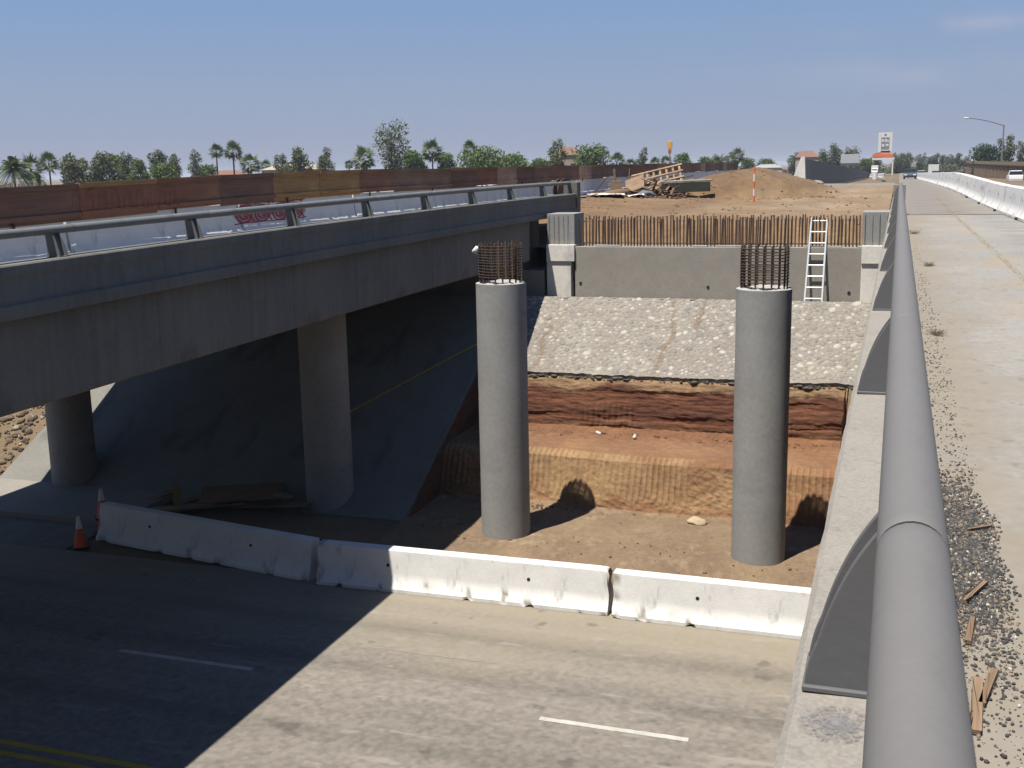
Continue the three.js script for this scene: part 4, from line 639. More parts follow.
// ------------------------------------------------------------------ right: barrier row, traffic, walls, lamp, sign
{
  const kx = z => z > -32 ? 3.38 + (z + 32) * 0.006 : z > -62 ? 3.38 + (z + 32) * 0.024 : z > -170 ? 2.66 : 2.66 - (((-170 - z) / 100) ** 2) * 3;
  const nm = i => ['nearest the right picture edge', 'second along from the right edge', 'third along from the right edge', 'fourth along from the right edge', 'fifth along from the right edge'][i] || null;
  for (let k = 0; k < 26; k++) {
    const za = -19.5 - 6.12 * k, zb = za - 6.1, zc = (za + zb) / 2, xa = kx(za), xb = kx(zb);
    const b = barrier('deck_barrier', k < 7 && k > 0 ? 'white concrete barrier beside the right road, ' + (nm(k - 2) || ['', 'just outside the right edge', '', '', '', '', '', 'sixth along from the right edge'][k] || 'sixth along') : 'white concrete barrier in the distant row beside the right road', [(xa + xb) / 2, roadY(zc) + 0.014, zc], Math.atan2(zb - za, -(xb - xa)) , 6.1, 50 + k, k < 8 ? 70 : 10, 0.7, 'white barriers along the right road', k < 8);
    b.rotation.y = Math.PI / 2 + Math.atan2(xa - xb, za - zb); b.rotation.z = Math.atan2(roadY(zb) - roadY(za), 6.1) ;
  }
  for (const [i, z] of [[0, -33], [1, -38.5], [2, -44], [3, -49.5]].values()) tag(mesh('anchor_block', [box(0.08, 0.06, 0.12, kx(z) - 0.34, roadY(z) + 0.045, z, 0.01)], MT.dark), 'small dark block at the barrier foot, ' + ['nearest', 'second', 'third', 'farthest'][i] + ' of four', 'block', 'blocks at the barrier foot');
  // left edge of the road in the distance: second barrier row curving away
  for (let k = 0; k < 16; k++) { const z = -205 - 6.12 * k, b = barrier('distant_barrier', 'white concrete barrier in the far row left of the oncoming car', [-2.6 - 0.018 * k * k, roadY(z) + 0.014, z], Math.PI / 2, 6.1, 90 + k, 6, 0.6, 'far barriers left of the road', false); b.rotation.y = Math.PI / 2 + 0.006 * k; }

  // long grey retaining wall; sun on its battered end is painted in as a paler colour
  const Wl = thing('retaining_wall', 'long grey concrete wall with sunlight painted pale on its flared end beyond the earth fill', 'wall', [0, 0, 0]);
  const zs = range(-104, -330, 40), prof = [[-8.75, -0.3], [-8.35, 0.0], [-8.30, 0.6], [-8.22, 2.35], [-8.0, 2.35], [-7.92, 0.6], [-7.9, -0.3]];
  mesh('wall', [loft(prof.length, zs.length, (i, j) => [prof[i][0], prof[i][1] * (1 - 0.35 * (j / 40)) + Math.max(topY(zs[j]), roadY(zs[j])) - 0.1, zs[j]], { crease: 0.4 })], M([0.27, 0.265, 0.255], 0.93, { map: TX.streaky }), Wl);
  mesh('lit_end_face', [loft(4, 2, (i, j) => { const z = [-103.55, -104.0][j]; return [[-9.25, 6.1, z], [-7.86, 6.1, z], [-7.98, 8.72, z], [-8.3, 8.72, z]][i]; })], MT.pale, Wl);
  tag(mesh('concrete_chunk', lump(0.38, 7, [10, 7], 0.9).scale(1.5, 0.6, 0.8).translate(-6.5, roadY(-100) + 0.08, -99), MT.parapet), 'pale broken concrete lump at the foot of the grey wall', 'rubble');
  tag(mesh('white_drum', [new THREE.CylinderGeometry(0.35, 0.38, 1.0, 14).translate(-3.4, roadY(-175) + 0.5, -175)], MT.white), 'white drum standing on the dirt before the sign', 'drum');

  // brown wall on the far right
  const BW = thing('brown_wall', 'tan and brown board wall along the far right of the traffic lanes', 'wall', [0, 0, 0]);
  for (let k = 0; k < 24; k++) {
    const z = -150 - k * 9.5, g = laneY(19, z), T = 7.75 + 0.0006 * k * k, h = T - 0.72 - g;
    mesh('panel', [box(0.1, h, 9.4, 19.1, g + h / 2, z)], M([0.30 + 0.03 * Math.sin(k * 2.1), 0.19 + 0.02 * Math.sin(k * 1.3), 0.115], 0.9, { map: TX.wood }), BW); mesh('cap_board', [box(0.14, 0.66, 9.42, 19.08, T - 0.33, z)], M([0.40, 0.28, 0.175], 0.9, { map: TX.wood }), BW); mesh('ledge', [box(0.24, 0.12, 9.46, 19.0, T - 0.72, z)], MT.rust, BW); mesh('post', [box(0.16, h, 0.25, 19.02, g + h / 2, z + 4.75)], MT.lumberOld, BW);
  }

  // street lamp
  const lb = [20.4, 4.5, -262], top = 15.4 - lb[1], La = thing('street_lamp', 'tall grey street lamp with a long arm over the right lanes', 'street lamp', lb);
  mesh('pole', [new THREE.CylinderGeometry(0.13, 0.2, top, 12).translate(0, top / 2, 0)], M([0.25, 0.25, 0.25], 0.5, { metal: 0.4 }), La); mesh('base', [new THREE.CylinderGeometry(0.24, 0.26, 0.3, 12).translate(0, 0.15, 0)], MT.pale, La);
  mesh('arm', [new THREE.TubeGeometry(new THREE.QuadraticBezierCurve3(V(0, top - 0.25, 0), V(-3.4, top + 1.1, 1.4), V(-7.2, top + 1.5, 3.0)), 14, 0.09, 8)], M([0.25, 0.25, 0.25], 0.5, { metal: 0.4 }), La);
  mesh('lamp_head', [new THREE.SphereGeometry(1, 14, 8).scale(0.62, 0.17, 0.28).rotateY(0.5).translate(-7.6, top + 1.5, 3.2)], MT.white, La);

  // pylon sign
  const sx = -5.7, sz = -462, sg = 3.2, S = thing('pylon_sign', 'tall white roadside sign with an orange lower board', 'sign', [sx, sg, sz]);
  const y0 = 5.9;
  mesh('cabinet', [box(5.2, 7.4, 0.9, 0, y0 + 6.4, 0, 0.08)], MT.white, S); mesh('dark_panel', [box(3.0, 4.4, 0.1, 0, y0 + 6.2, 0.48)], M([0.2, 0.21, 0.24], 0.7), S);
  for (const [x, y, w, h] of [[-0.9, 7.2, 0.8, 0.9], [0.2, 7.2, 0.7, 1.2], [1.0, 7.0, 0.5, 0.8], [-0.8, 5.4, 0.9, 1.0], [0.7, 5.5, 1.0, 0.8]]) mesh('letter_block', [box(w, h, 0.06, x, y0 + y, 0.55)], MT.white, S);
  mesh('small_mark', [box(0.7, 0.6, 0.06, 0, y0 + 9.4, 0.48)], M([0.1, 0.1, 0.12], 0.7), S);
  const org = M([0.70, 0.16, 0.05], 0.7); mesh('orange_board', [box(7.6, 1.3, 0.5, -0.6, y0 + 1.6, 0.2, 0.05)], org, S); mesh('orange_board', [box(3.6, 1.0, 0.5, 0.2, y0 + 2.9, 0.2, 0.05)], org, S); mesh('white_board', [box(8.2, 1.0, 0.5, -0.5, y0 + 0.35, 0.1, 0.05)], MT.white, S);
  for (const x of [-4.2, 3.0]) mesh('post', [box(0.55, y0 + 1.2, 0.5, x, (y0 + 1.2) / 2, 0)], MT.pale, S);
  // billboard seen from the back
  const BB = thing('billboard', 'grey and white billboard before the trees above the grey wall', 'billboard', [-16.2, 3, -404]); mesh('board', [box(6.0, 3.0, 0.3, 0, 6.5, 0, 0.04)], M([0.42, 0.44, 0.46], 0.7), BB); mesh('lower_strip', [box(6.0, 0.7, 0.3, 0, 4.6, 0.02)], M([0.06, 0.06, 0.07], 0.7), BB); for (const x of [-2, 2]) mesh('post', [box(0.3, 4.4, 0.3, x, 2.2, 0)], MT.rust, BB);
  const pp = thing('yellow_head_pole', 'thin pole with a yellow head rising behind the rubble', 'pole', [-29.4, topY(-152), -152]); mesh('pole', [new THREE.CylinderGeometry(0.07, 0.1, 5.2, 8).translate(0, 2.6, 0)], MT.lumberOld, pp); mesh('yellow_head', [box(0.62, 1.0, 0.3, 0, 5.6, 0, 0.05)], M([0.65, 0.34, 0.04], 0.7), pp); mesh('red_plate', [box(0.4, 0.5, 0.25, 0, 4.75, 0, 0.04)], M([0.35, 0.08, 0.04], 0.7), pp);
}

// vehicles
{
  const glass = M([0.02, 0.022, 0.026], 0.08), tyre = M([0.015, 0.015, 0.015], 0.9), lampM = M([0.8, 0.8, 0.78], 0.2), red = M([0.35, 0.01, 0.01], 0.3), chrome = M([0.6, 0.6, 0.6], 0.25, { metal: 0.8 });
  function car(label, cat, x, z, turn, rgb, tall, y = laneY(x, z) + 0.012) {
    const c = thing(tall ? 'sport_utility_car' : 'sedan_car', label, cat, [x, y, z], turn), paint = new THREE.MeshPhysicalMaterial({ roughness: 0.35, clearcoat: 0.8 }); paint.color.setRGB(...rgb);
    const W = tall ? 1.85 : 1.74, belt = tall ? 1.08 : 0.92, roof = tall ? 1.75 : 1.43, s = new THREE.Shape(); // front at +x
    const pts = tall ? [[-2.25, 0.35], [-2.3, 0.6], [-2.28, 1.0], [-2.2, belt], [1.0, belt], [1.3, 1.05], [2.1, 0.98], [2.28, 0.8], [2.3, 0.4]] : [[-2.2, 0.3], [-2.25, 0.55], [-2.2, 0.86], [-1.5, belt], [0.75, belt], [1.1, 0.9], [2.0, 0.78], [2.2, 0.6], [2.22, 0.3]];
    s.moveTo(...pts[0]); for (const p of pts.slice(1)) s.lineTo(...p);
    for (const wx of [1.4, -1.4]) { s.lineTo(wx + 0.38, pts[0][1]); s.absarc(wx, pts[0][1], 0.37, 0, Math.PI, false); s.lineTo(wx - 0.38, pts[0][1]); } s.lineTo(...pts[0]);
    mesh('body', [new THREE.ExtrudeGeometry(s, { depth: W - 0.12, bevelEnabled: true, bevelSize: 0.05, bevelThickness: 0.06, bevelSegments: 3 }).translate(0, 0, -(W - 0.12) / 2)], paint, c);
    const lo = tall ? [-2.15, 0.95] : [-1.65, 0.95], hi = tall ? [-1.95, 0.25] : [-1.0, 0.15], ins = 0.16;
    const cab = (y0, y1, a, b, ins0, ins1) => loft(4, 2, (i, j) => { const y = j ? y1 : y0, [p, q] = j ? b : a, w = W / 2 - (j ? ins1 : ins0); return [[p, y, -w], [q, y, -w], [q, y, w], [p, y, w]][i]; }, { crease: 0.3 });
    mesh('windows', [cab(belt - 0.02, roof - 0.06, lo, hi, 0.06, ins)], glass, c); mesh('roof', [cab(roof - 0.07, roof, [hi[0] - 0.06, hi[1] + 0.06], [hi[0] + 0.05, hi[1] - 0.05], ins - 0.01, ins + 0.06)], paint, c);
    for (const p of [-0.5]) for (const sd of [-1, 1]) mesh('pillar', [rod(V(p, belt, sd * (W / 2 - 0.06)), V(p, roof - 0.05, sd * (W / 2 - ins)), 0.04, 5)], paint, c);
    for (const wx of [1.4, -1.4]) for (const sd of [-1, 1]) { const w = mesh('wheel', [new THREE.CylinderGeometry(0.33, 0.33, 0.22, 20).rotateX(Math.PI / 2).translate(wx, 0.33, sd * (W / 2 - 0.12))], tyre, c); mesh('rim', [new THREE.CylinderGeometry(0.2, 0.2, 0.02, 14).rotateX(Math.PI / 2).translate(wx, 0.33, sd * (W / 2 - 0.01))], chrome, w); }
    for (const sd of [-1, 1]) { mesh('headlight', [box(0.06, 0.16, 0.36, 2.27, tall ? 0.78 : 0.62, sd * (W / 2 - 0.28), 0.02)], lampM, c); mesh('taillight', [box(0.05, tall ? 0.4 : 0.16, 0.22, -2.3, tall ? 0.85 : 0.7, sd * (W / 2 - 0.16), 0.02)], red, c); }
    mesh('bumper', [box(0.1, 0.2, W - 0.1, 2.3, 0.45, 0, 0.03)], tall ? glass : paint, c); mesh('number_plate', [box(0.02, 0.13, 0.32, -2.33, 0.7, 0)], lampM, c);
    return c;
  }
  const T = -Math.PI / 2, A = Math.PI / 2;   // T: facing the camera, A: driving away
  car('dark car coming along the right road beside the railing end', 'car', 1.4, -170, T, [0.03, 0.032, 0.04], false);
  car('white sport utility car behind the right barrier before the brown wall', 'car', 15.7, -178, A, [0.72, 0.72, 0.72], true);
  car('dark blue car behind the barrier, left of the brown wall end', 'car', 10.0, -215, A, [0.02, 0.025, 0.05], true);
  car('black car in the middle of the far traffic', 'car', 8.3, -232, A, [0.025, 0.025, 0.03], false);
  car('dark grey car beside the white truck in the far traffic', 'car', 7.0, -244, A, [0.05, 0.052, 0.06], true);
  car('silver car farthest along the right lanes', 'car', 4.6, -268, T, [0.4, 0.41, 0.43], false);
  car('dark car partly hidden behind the oncoming car', 'car', 2.2, -215, T, [0.04, 0.04, 0.05], false);
  const tr = (label, x, z, turn) => { const c = thing('box_truck', label, 'truck', [x, laneY(x, z) + 0.012, z], turn, null); mesh('cargo_box', [box(5.2, 2.5, 2.3, -1.2, 2.15, 0, 0.05)], MT.white, c); mesh('cab', [loft(6, 2, (i, j) => [[1.5, 0.6], [3.2, 0.6], [3.25, 1.3], [2.7, 2.2], [2.4, 2.4], [1.5, 2.4]][i].concat(j ? 1.0 : -1.0), { crease: 0.4 })], MT.white, c); mesh('windscreen', [box(0.05, 0.75, 1.8, 3.0, 1.75, 0).rotateZ(0.0)], glass, c); mesh('chassis', [box(7.0, 0.25, 1.0, -0.3, 0.75, 0)], MT.black, c); for (const wx of [2.3, -2.4]) for (const s of [-1, 1]) mesh('wheel', [new THREE.CylinderGeometry(0.45, 0.45, 0.3, 18).rotateX(Math.PI / 2).translate(wx, 0.45, s * 0.95)], tyre, c); };
  tr('white box truck in the far traffic behind the barrier', 7.6, -290, A);
  tr('white truck standing beside the post of the tall sign', -8.2, -415, T);
}

// ------------------------------------------------------------------ houses far behind
function house(label, x, z, w, h, d, turn, wall, roofC, win, tower) {
  const y = topY(z), H = thing('house', label, 'house', [x, y, z], turn), wm = M(wall, 0.9, { map: TX.grain }), rm = M(roofC, 0.9, { map: TX.grain });
  mesh('wall', [box(w, h, d, 0, h / 2, 0)], wm, H); const r = mesh('roof', [loft(4, 2, (i, j) => { const k = j ? 0.06 : 1.1, X = w / 2 * (j ? 0.5 : 1.08), Z = d / 2 * k; return [[-X, h + (j ? h * 0.28 : -0.02), -Z], [X, h + (j ? h * 0.28 : -0.02), -Z], [X, h + (j ? h * 0.28 : -0.02), Z], [-X, h + (j ? h * 0.28 : -0.02), Z]][i]; }, { crease: 0.2 })], rm, H);
  for (let k = 0; k < win; k++) { const o = mesh('window', [box(0.9, 1.3, 0.1, -w / 2 + (k + 0.7) * w / (win + 0.4), h * 0.62, d / 2 + 0.03)], MT.dark, H); mesh('frame', [box(1.1, 0.1, 0.14, -w / 2 + (k + 0.7) * w / (win + 0.4), h * 0.62 - 0.72, d / 2 + 0.05)], MT.white, o); }
}
house('cream house tower with a tiled roof behind a slender tree', -79.2, -275, 6.2, 7.2, 6, 0.3, [0.5, 0.42, 0.33], [0.25, 0.14, 0.095], 2);
house('low house with a red tiled roof behind the left palms', -166.7, -258, 9, 3.9, 8, 0.6, [0.5, 0.45, 0.38], [0.26, 0.13, 0.085], 3);
house('long low cream building behind the palms left of centre', -146, -256, 16, 4.8, 8, 0.6, [0.6, 0.54, 0.42], [0.5, 0.44, 0.34], 5);
house('small house with a reddish gable above the grey wall end', -26.4, -350, 6.5, 6.6, 6, 0.1, [0.5, 0.45, 0.4], [0.25, 0.14, 0.1], 2);
house('white low shed beyond the spoil heap', -41, -380, 9, 3.9, 6, 0.1, [0.62, 0.62, 0.6], [0.4, 0.4, 0.4], 2);

// ------------------------------------------------------------------ trees and palms
function leafCloud(blobs, nLeaf, size, rnd, c0, c1) {           // small leaf sprays spread through the crown's lobes
  const P = [], C = [], a = V(), u = V(), w = V();
  const tot = blobs.reduce((s, b) => s + b[3] * b[4] * b[3], 0);
  for (const [bx, by, bz, rx, ry] of blobs) {
    const n = Math.round(nLeaf * rx * ry * rx / tot), tint = rnd();
    for (let k = 0; k < n; k++) {
      a.set(rnd() * 2 - 1, rnd() * 2 - 1, rnd() * 2 - 1); if (a.lengthSq() > 1 || a.lengthSq() < 0.01) { k--; continue; } a.normalize().multiplyScalar(Math.pow(rnd(), 0.42) * (0.82 + 0.3 * rnd()));
      const x = bx + a.x * rx, y = by + a.y * ry, z = bz + a.z * rx, s = size * (0.5 + rnd());
      u.set(rnd() - 0.5, rnd() - 0.5, rnd() - 0.5).normalize(); w.set(rnd() - 0.5, rnd() - 0.9, rnd() - 0.5).cross(u).normalize();
      P.push(x - u.x * s, y - u.y * s, z - u.z * s, x + w.x * s * 0.45, y + w.y * s * 0.45, z + w.z * s * 0.45, x + u.x * s, y + u.y * s, z + u.z * s, x - u.x * s, y - u.y * s, z - u.z * s, x + u.x * s, y + u.y * s, z + u.z * s, x - w.x * s * 0.45, y - w.y * s * 0.45, z - w.z * s * 0.45);
      const c = mix3(c0, c1, clamp(0.5 * tint + 0.6 * rnd())); for (let q = 0; q < 6; q++) C.push(...c);
    }
  }
  const g = new THREE.BufferGeometry(); g.setAttribute('position', new THREE.Float32BufferAttribute(P, 3)); g.setAttribute('color', new THREE.Float32BufferAttribute(C, 3)); g.computeVertexNormals(); return g;
}
const leafMat = new THREE.MeshPhysicalMaterial({ roughness: 0.85, vertexColors: true, side: THREE.DoubleSide, transmission: 0.25, thickness: 0, specularIntensity: 0.35 });
const barkMat = M([0.13, 0.10, 0.075], 0.95, { map: TX.grain });
function tree(kind, x, z, h, w0, label, seed) {
  const w = w0 * (kind === 'euc' ? 1.4 : kind === 'fan' ? 1.35 : kind === 'bush' ? 1.25 : 1.1);
  const R = rngOf(seed * 977 + 5), y = topY(z) - 0.1, t = thing(kind === 'fan' || kind === 'feather' ? 'palm_tree' : kind === 'bush' ? 'broad_tree' : kind === 'round' ? 'round_tree' : 'eucalyptus_tree', label, kind === 'fan' || kind === 'feather' ? 'palm' : 'tree', [x, y, z], R() * 6, 'trees along the skyline');
  if (kind === 'fan' || kind === 'feather') {
    const ch = Math.min(h * 0.45, w * 0.62), ty = h - ch * 0.62, P = [], C = [], lean = 0.15 * (R() - 0.5);
    mesh('trunk', [new THREE.TubeGeometry(new THREE.QuadraticBezierCurve3(V(0, 0, 0), V(lean * 0.5, ty / 2, 0), V(lean, ty, 0)), 8, 0.17, 7)], barkMat, t);
    const nF = kind === 'fan' ? 38 : 48;
    for (let k = 0; k < nF; k++) {
      const az = k * 2.399 + R(), el = lerp(1.4, -0.95, Math.pow(k / nF, 0.9)) + 0.2 * (R() - 0.5), L = w * 0.5 * (0.75 + 0.35 * R());
      const dir = V(Math.cos(az) * Math.cos(el), Math.sin(el), Math.sin(az) * Math.cos(el)), side = V(-Math.sin(az), 0, Math.cos(az)), up0 = side.clone().cross(dir).multiplyScalar(-1), roll = 1.7 * (R() - 0.5), o = V(lean, ty, 0), c = mix3([0.045, 0.075, 0.022], k > nF * 0.85 ? [0.16, 0.125, 0.06] : [0.11, 0.14, 0.045], R());
      if (kind === 'fan') { const up = up0.clone().multiplyScalar(Math.cos(roll)).addScaledVector(side, -Math.sin(roll)); side.multiplyScalar(Math.cos(roll)).addScaledVector(up0, Math.sin(roll)); const base = o.clone().addScaledVector(dir, L * 0.42); for (let b = 0; b < 9; b++) { const a = (b - 4) * 0.24, d2 = dir.clone().multiplyScalar(Math.cos(a)).addScaledVector(side, Math.sin(a)), tip = base.clone().addScaledVector(d2, L * (0.5 + 0.2 * R())); tip.y -= 0.22 * L * Math.abs(a); const wv = d2.clone().cross(up).normalize().multiplyScalar(L * 0.045); P.push(...base.toArray(), ...base.clone().lerp(tip, 0.55).add(wv).toArray(), ...tip.toArray(), ...base.toArray(), ...tip.toArray(), ...base.clone().lerp(tip, 0.55).sub(wv).toArray()); for (let q = 0; q < 6; q++) C.push(...c); } const wv = side.clone().multiplyScalar(0.02 * L); P.push(...o.toArray(), ...base.clone().add(wv).toArray(), ...base.clone().sub(wv).toArray()); for (let q = 0; q < 3; q++) C.push(...c); }
      else for (let b = 0; b < 14; b++) for (const sd of [-1, 1]) { const s = (b + 1) / 15, p = o.clone().addScaledVector(dir, L * 1.1 * s); p.y -= L * 0.55 * s * s; const tip = p.clone().addScaledVector(side, sd * L * 0.3 * (1 - 0.6 * s)).addScaledVector(dir, L * 0.16); tip.y -= L * 0.1; const e = p.clone().addScaledVector(dir, L * 0.085); P.push(...p.toArray(), ...e.toArray(), ...tip.toArray()); for (let q = 0; q < 3; q++) C.push(...c); }
    }
    const g = new THREE.BufferGeometry(); g.setAttribute('position', new THREE.Float32BufferAttribute(P, 3)); g.setAttribute('color', new THREE.Float32BufferAttribute(C, 3)); g.computeVertexNormals(); mesh('fronds', [g], leafMat, t);
    return;
  }
  const blobs = [], limbs = [], r = w / 2, lowY = kind === 'euc' ? h * 0.16 : h * 0.1, nb = kind === 'euc' ? 15 : 17, th = h * (kind === 'euc' ? 0.62 : 0.5);
  for (let k = 0; k < nb; k++) {
    const f = (k + 0.5) / nb, yy = lerp(lowY, h * 0.92, f), env = kind === 'euc' ? 0.55 + 0.4 * Math.sin(f * 2.9) : Math.sqrt(Math.max(0.05, 1 - (f * 1.7 - 0.75) ** 2)), a = k * 2.4 + R() * 2, d = r * env * (0.2 + 0.55 * R());
    const br = r * (kind === 'euc' ? 0.34 + 0.26 * R() : 0.36 + 0.22 * R()) * (kind === 'euc' && f > 0.75 ? 0.8 : 1); blobs.push([Math.cos(a) * d, Math.min(yy, h - br * 0.8), Math.sin(a) * d, br, br * (kind === 'euc' ? 1.05 : 0.85)]);
    limbs.push(rod(V(0, Math.min(th, yy * 0.75), 0), V(Math.cos(a) * d, yy, Math.sin(a) * d), 0.05 + 0.005 * h, 5, 0.02));
  }
  mesh('trunk', [rod(V(0, 0, 0), V(0.1 * w * (R() - 0.5), th, 0), 0.022 * h, 8, 0.010 * h), ...limbs], barkMat, t);
  const c = kind === 'euc' ? [[0.058, 0.072, 0.030], [0.115, 0.128, 0.058]] : kind === 'round' ? [[0.018, 0.036, 0.013], [0.035, 0.06, 0.022]] : [[0.048, 0.082, 0.018], [0.100, 0.145, 0.036]];
  mesh('crown', [leafCloud(blobs, kind === 'euc' ? 2600 : 3800, clamp(w * 0.045, 0.14, 0.34), R, ...c)], leafMat, t);
}
[
  ['feather', -144.7, -157.7, 6.8, 5.9, 'bushy feather palm at the left picture edge'], ['fan', -159.5, -178.4, 7.0, 4.6, 'fan palm just left of the slim lone palm'], ['fan', -173.6, -199.7, 8.8, 4.1, 'slim lone fan palm with a bare trunk at the far left'], ['feather', -146.2, -165.2, 4.1, 2.5, 'small palm clump between the two left palms'],
  ['euc', -168.7, -201.3, 8.1, 5.6, 'grey green tree right of the slim lone palm'], ['fan', -183.3, -222.0, 8.1, 2.8, 'small fan palm behind the first grey green tree'], ['euc', -174.5, -216.7, 9.2, 5.5, 'second grey green tree from the left'], ['bush', -182.0, -231.4, 9.3, 5.4, 'leafy tree behind the second grey green tree'], ['euc', -162.8, -212.1, 9.2, 3.6, 'narrow upright tree in the left tree group'], ['bush', -155.0, -205.8, 7.2, 3.9, 'low rounded tree at the right of the left tree group'],
  ['euc', -161.3, -221.4, 9.8, 4.1, 'taller of the pair of dark trees left of the two palms'], ['euc', -162.8, -229.3, 9.1, 3.6, 'shorter of the pair of dark trees left of the two palms'], ['bush', -149.5, -207.5, 6.3, 5.6, 'olive bush in front of the pair of dark trees'],
  ['euc', -157.9, -231.2, 9.7, 3.4, 'leafy tree left of the two palms above the reddened fence'], ['fan', -148.8, -225.8, 10.5, 3.0, 'smaller of two fan palms above the reddened fence'], ['fan', -136.2, -213.0, 10.5, 3.9, 'larger of two fan palms above the reddened fence'], ['bush', -160.4, -238.2, 6.3, 4.9, 'low tree under the leafy tree left of the two palms'], ['fan', -145.7, -235.1, 8.3, 4.3, 'broad palm right of the two fan palms'], ['fan', -155.0, -257.5, 7.4, 2.6, 'tiny palm beside the broad palm'],
  ['euc', -134.6, -230.3, 8.5, 3.2, 'dark tree left of the bushy tree above the long cream building'], ['euc', -127.1, -224.5, 9.3, 4.9, 'bushy tree above the long cream building'], ['euc', -121.2, -226.5, 9.2, 3.4, 'compact single tree left of the tallest tree'], ['fan', -142.2, -279.1, 7.4, 2.2, 'tiny distant palm left of the tallest tree'],
  ['fan', -116.8, -236.7, 9.5, 5.1, 'fan palm touching the left of the tallest tree'], ['euc', -114.7, -247.3, 15.7, 8.1, 'tallest tree, airy and standing high above the brown fence'], ['bush', -106.1, -240.1, 8.4, 6.0, 'green tree at the right foot of the tallest tree'], ['fan', -105.1, -249.6, 10.9, 4.7, 'fan palm right of the tallest tree'], ['bush', -101.6, -250.2, 8.1, 4.7, 'green tree under the palm right of the tallest tree'], ['bush', -86.1, -229.9, 8.8, 9.9, 'widest bright green tree left of the cream house tower'], ['fan', -105.3, -275.4, 11.4, 4.1, 'fan palm rising behind the widest green tree'], ['bush', -83.7, -247.6, 7.4, 9.2, 'low wide green tree right of the widest one'], ['bush', -83.1, -264.9, 6.5, 5.9, 'low green tree left of the cream house tower'],
  ['euc', -56.1, -188.7, 9.0, 2.9, 'slender tree in front of the cream house tower'], ['bush', -69.2, -261.7, 9.4, 8.5, 'bright green tree right of the cream house tower'],
  ['fan', -73.1, -303.1, 8.1, 4.4, 'palm right of the bright green tree'], ['euc', -70.0, -321.8, 10.3, 3.2, 'narrow dark tree above the rubble'], ['fan', -77.0, -335.9, 7.2, 3.6, 'low palm left of the narrow dark tree'], ['fan', -68.3, -330.4, 7.3, 3.5, 'palm right of the narrow dark tree'], ['fan', -68.4, -347.6, 7.8, 3.4, 'palm beside the yellow-headed pole'], ['bush', -58.8, -325.3, 8.4, 5.2, 'round tree right of the yellow-headed pole'],
  ['bush', -63.3, -392.5, 8.3, 5.5, 'first tree of the group left of the spoil heap'], ['euc', -61.9, -410.5, 9.5, 5.4, 'second tree of the group left of the spoil heap'], ['euc', -57.5, -412.0, 9.8, 5.0, 'third tree of the group left of the spoil heap'], ['fan', -53.0, -396.6, 10.9, 4.8, 'palm above the left flank of the spoil heap'], ['bush', -50.6, -405.4, 7.8, 5.6, 'low tree above the top of the spoil heap'], ['bush', -47.4, -432.3, 7.5, 8.2, 'low wide tree right of the spoil heap top'],
  ['euc', -37.2, -436.2, 9.5, 4.9, 'small tree left of the grey wall end'], ['bush', -29.0, -438.7, 7.9, 6.0, 'low tree above the grey wall end'], ['euc', -26.3, -440.2, 10.4, 5.2, 'tree left of the tallest one above the grey wall'], ['euc', -21.7, -424.9, 12.2, 6.1, 'tallest tree above the grey wall'], ['euc', -16.8, -443.6, 10.9, 6.3, 'tree behind the billboard'], ['bush', -12.5, -461.5, 6.9, 7.0, 'low tree between billboard and tall sign'], ['euc', -10.0, -514.6, 9.5, 5.2, 'tree directly left of the tall sign'],
  ['euc', -1.0, -534.8, 9.0, 6.2, 'tree directly right of the tall sign'], ['euc', 2.8, -536.2, 9.4, 5.3, 'second tree right of the tall sign'], ['euc', 9.7, -573.1, 9.6, 4.3, 'first small tree of the distant row above the traffic'], ['euc', 13.7, -591.4, 7.7, 4.4, 'second small tree of the distant row above the traffic'], ['euc', 16.8, -575.5, 9.4, 4.3, 'third small tree of the distant row above the traffic'], ['euc', 20.3, -585.1, 8.0, 4.3, 'fourth small tree of the distant row above the traffic'], ['euc', 23.1, -577.5, 8.3, 4.3, 'fifth small tree of the distant row above the traffic'], ['euc', 26.2, -578.8, 9.2, 3.8, 'sixth small tree of the distant row above the traffic'], ['euc', 29.9, -579.6, 7.3, 3.8, 'last small tree of the distant row, by the brown wall'],
  ['round', 22.0, -336.1, 9.1, 9.3, 'dense dark round tree left of the street lamp pole'], ['euc', 28.7, -356.3, 12.6, 4.6, 'tall dark tree right of the street lamp pole'], ['euc', 32.8, -357.3, 10.5, 3.4, 'dark tree at the right picture edge'],
].forEach((a, i) => tree(...a, i + 1));
// the unbroken low scrub far behind
{
  const R = rngOf(400), bl = []; for (let k = 0; k < 190; k++) { const f = k / 189, x = lerp(-420, 110, f), z = -520 - 90 * R() + (x < -150 ? (x + 150) * -0.5 : 0); bl.push([x, 3.1 + 1.5 * R(), z, 2.5 + 3 * R(), 1.6 + 1.9 * R()]); }
  tag(mesh('distant_scrub', [leafCloud(bl, 42000, 0.55, R, [0.055, 0.07, 0.035], [0.09, 0.105, 0.055])], leafMat), 'far low belt of scrub along the horizon', 'scrub', null, 'stuff');
}

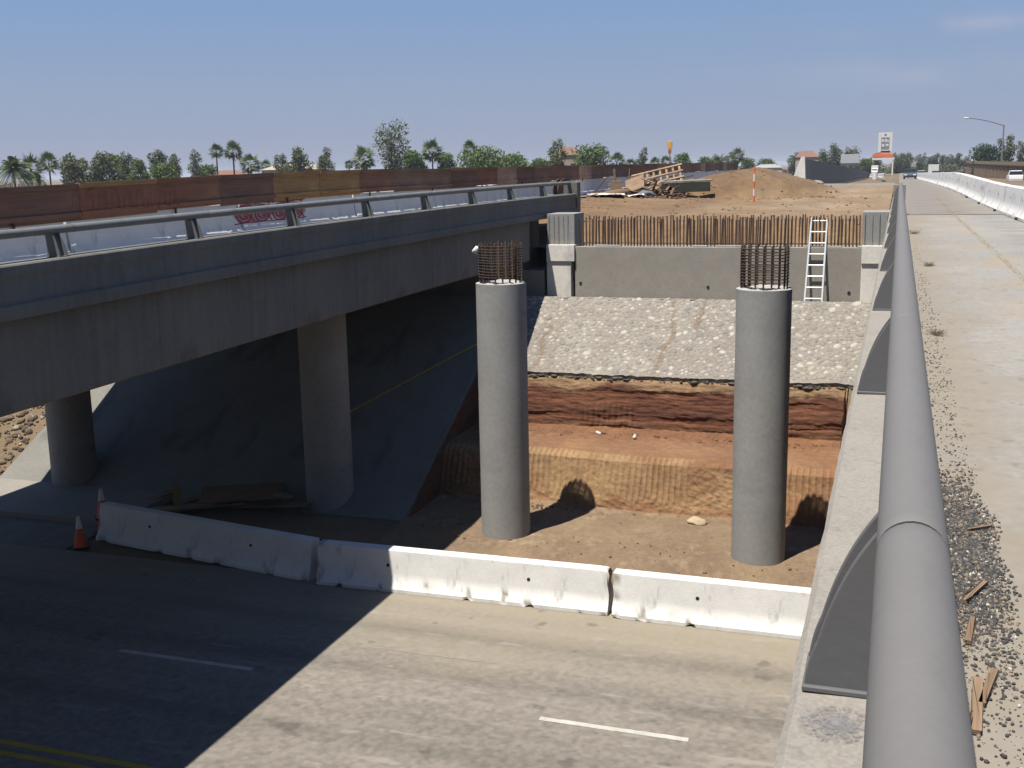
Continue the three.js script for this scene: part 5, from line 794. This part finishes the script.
// rubble slope beyond the left bridge
{
  const R = rngOf(501), n = 5200, im = new THREE.InstancedMesh(lump(1, 5, [6, 4], 0.5), M([1, 1, 1], 0.95, { map: TX.grain }), n), q = new THREE.Object3D(), col = new THREE.Color();
  for (let i = 0; i < n; i++) { const x = -23.0 - 14 * R(), z = lerp(-23.1, -31.5, R()), s = 0.025 + 0.10 * R() ** 3; q.position.set(x, SL(z) - 0.10, z); q.rotation.set(R() * 6, R() * 6, 0); q.scale.set(s * 1.3, s * 0.8, s); q.updateMatrix(); im.setMatrixAt(i, q.matrix); const k = R(); im.setColorAt(i, col.setRGB(...(k < 0.5 ? [0.11, 0.085, 0.06] : k < 0.85 ? [0.2, 0.15, 0.1] : [0.4, 0.35, 0.29]))); }
  im.name = 'slope_rubble'; im.castShadow = im.receiveShadow = true; scene.add(im); tag(im, 'sunlit slope of loose stones beyond the left bridge', 'rubble', null, 'stuff');
}
renderer.render(scene, camera);
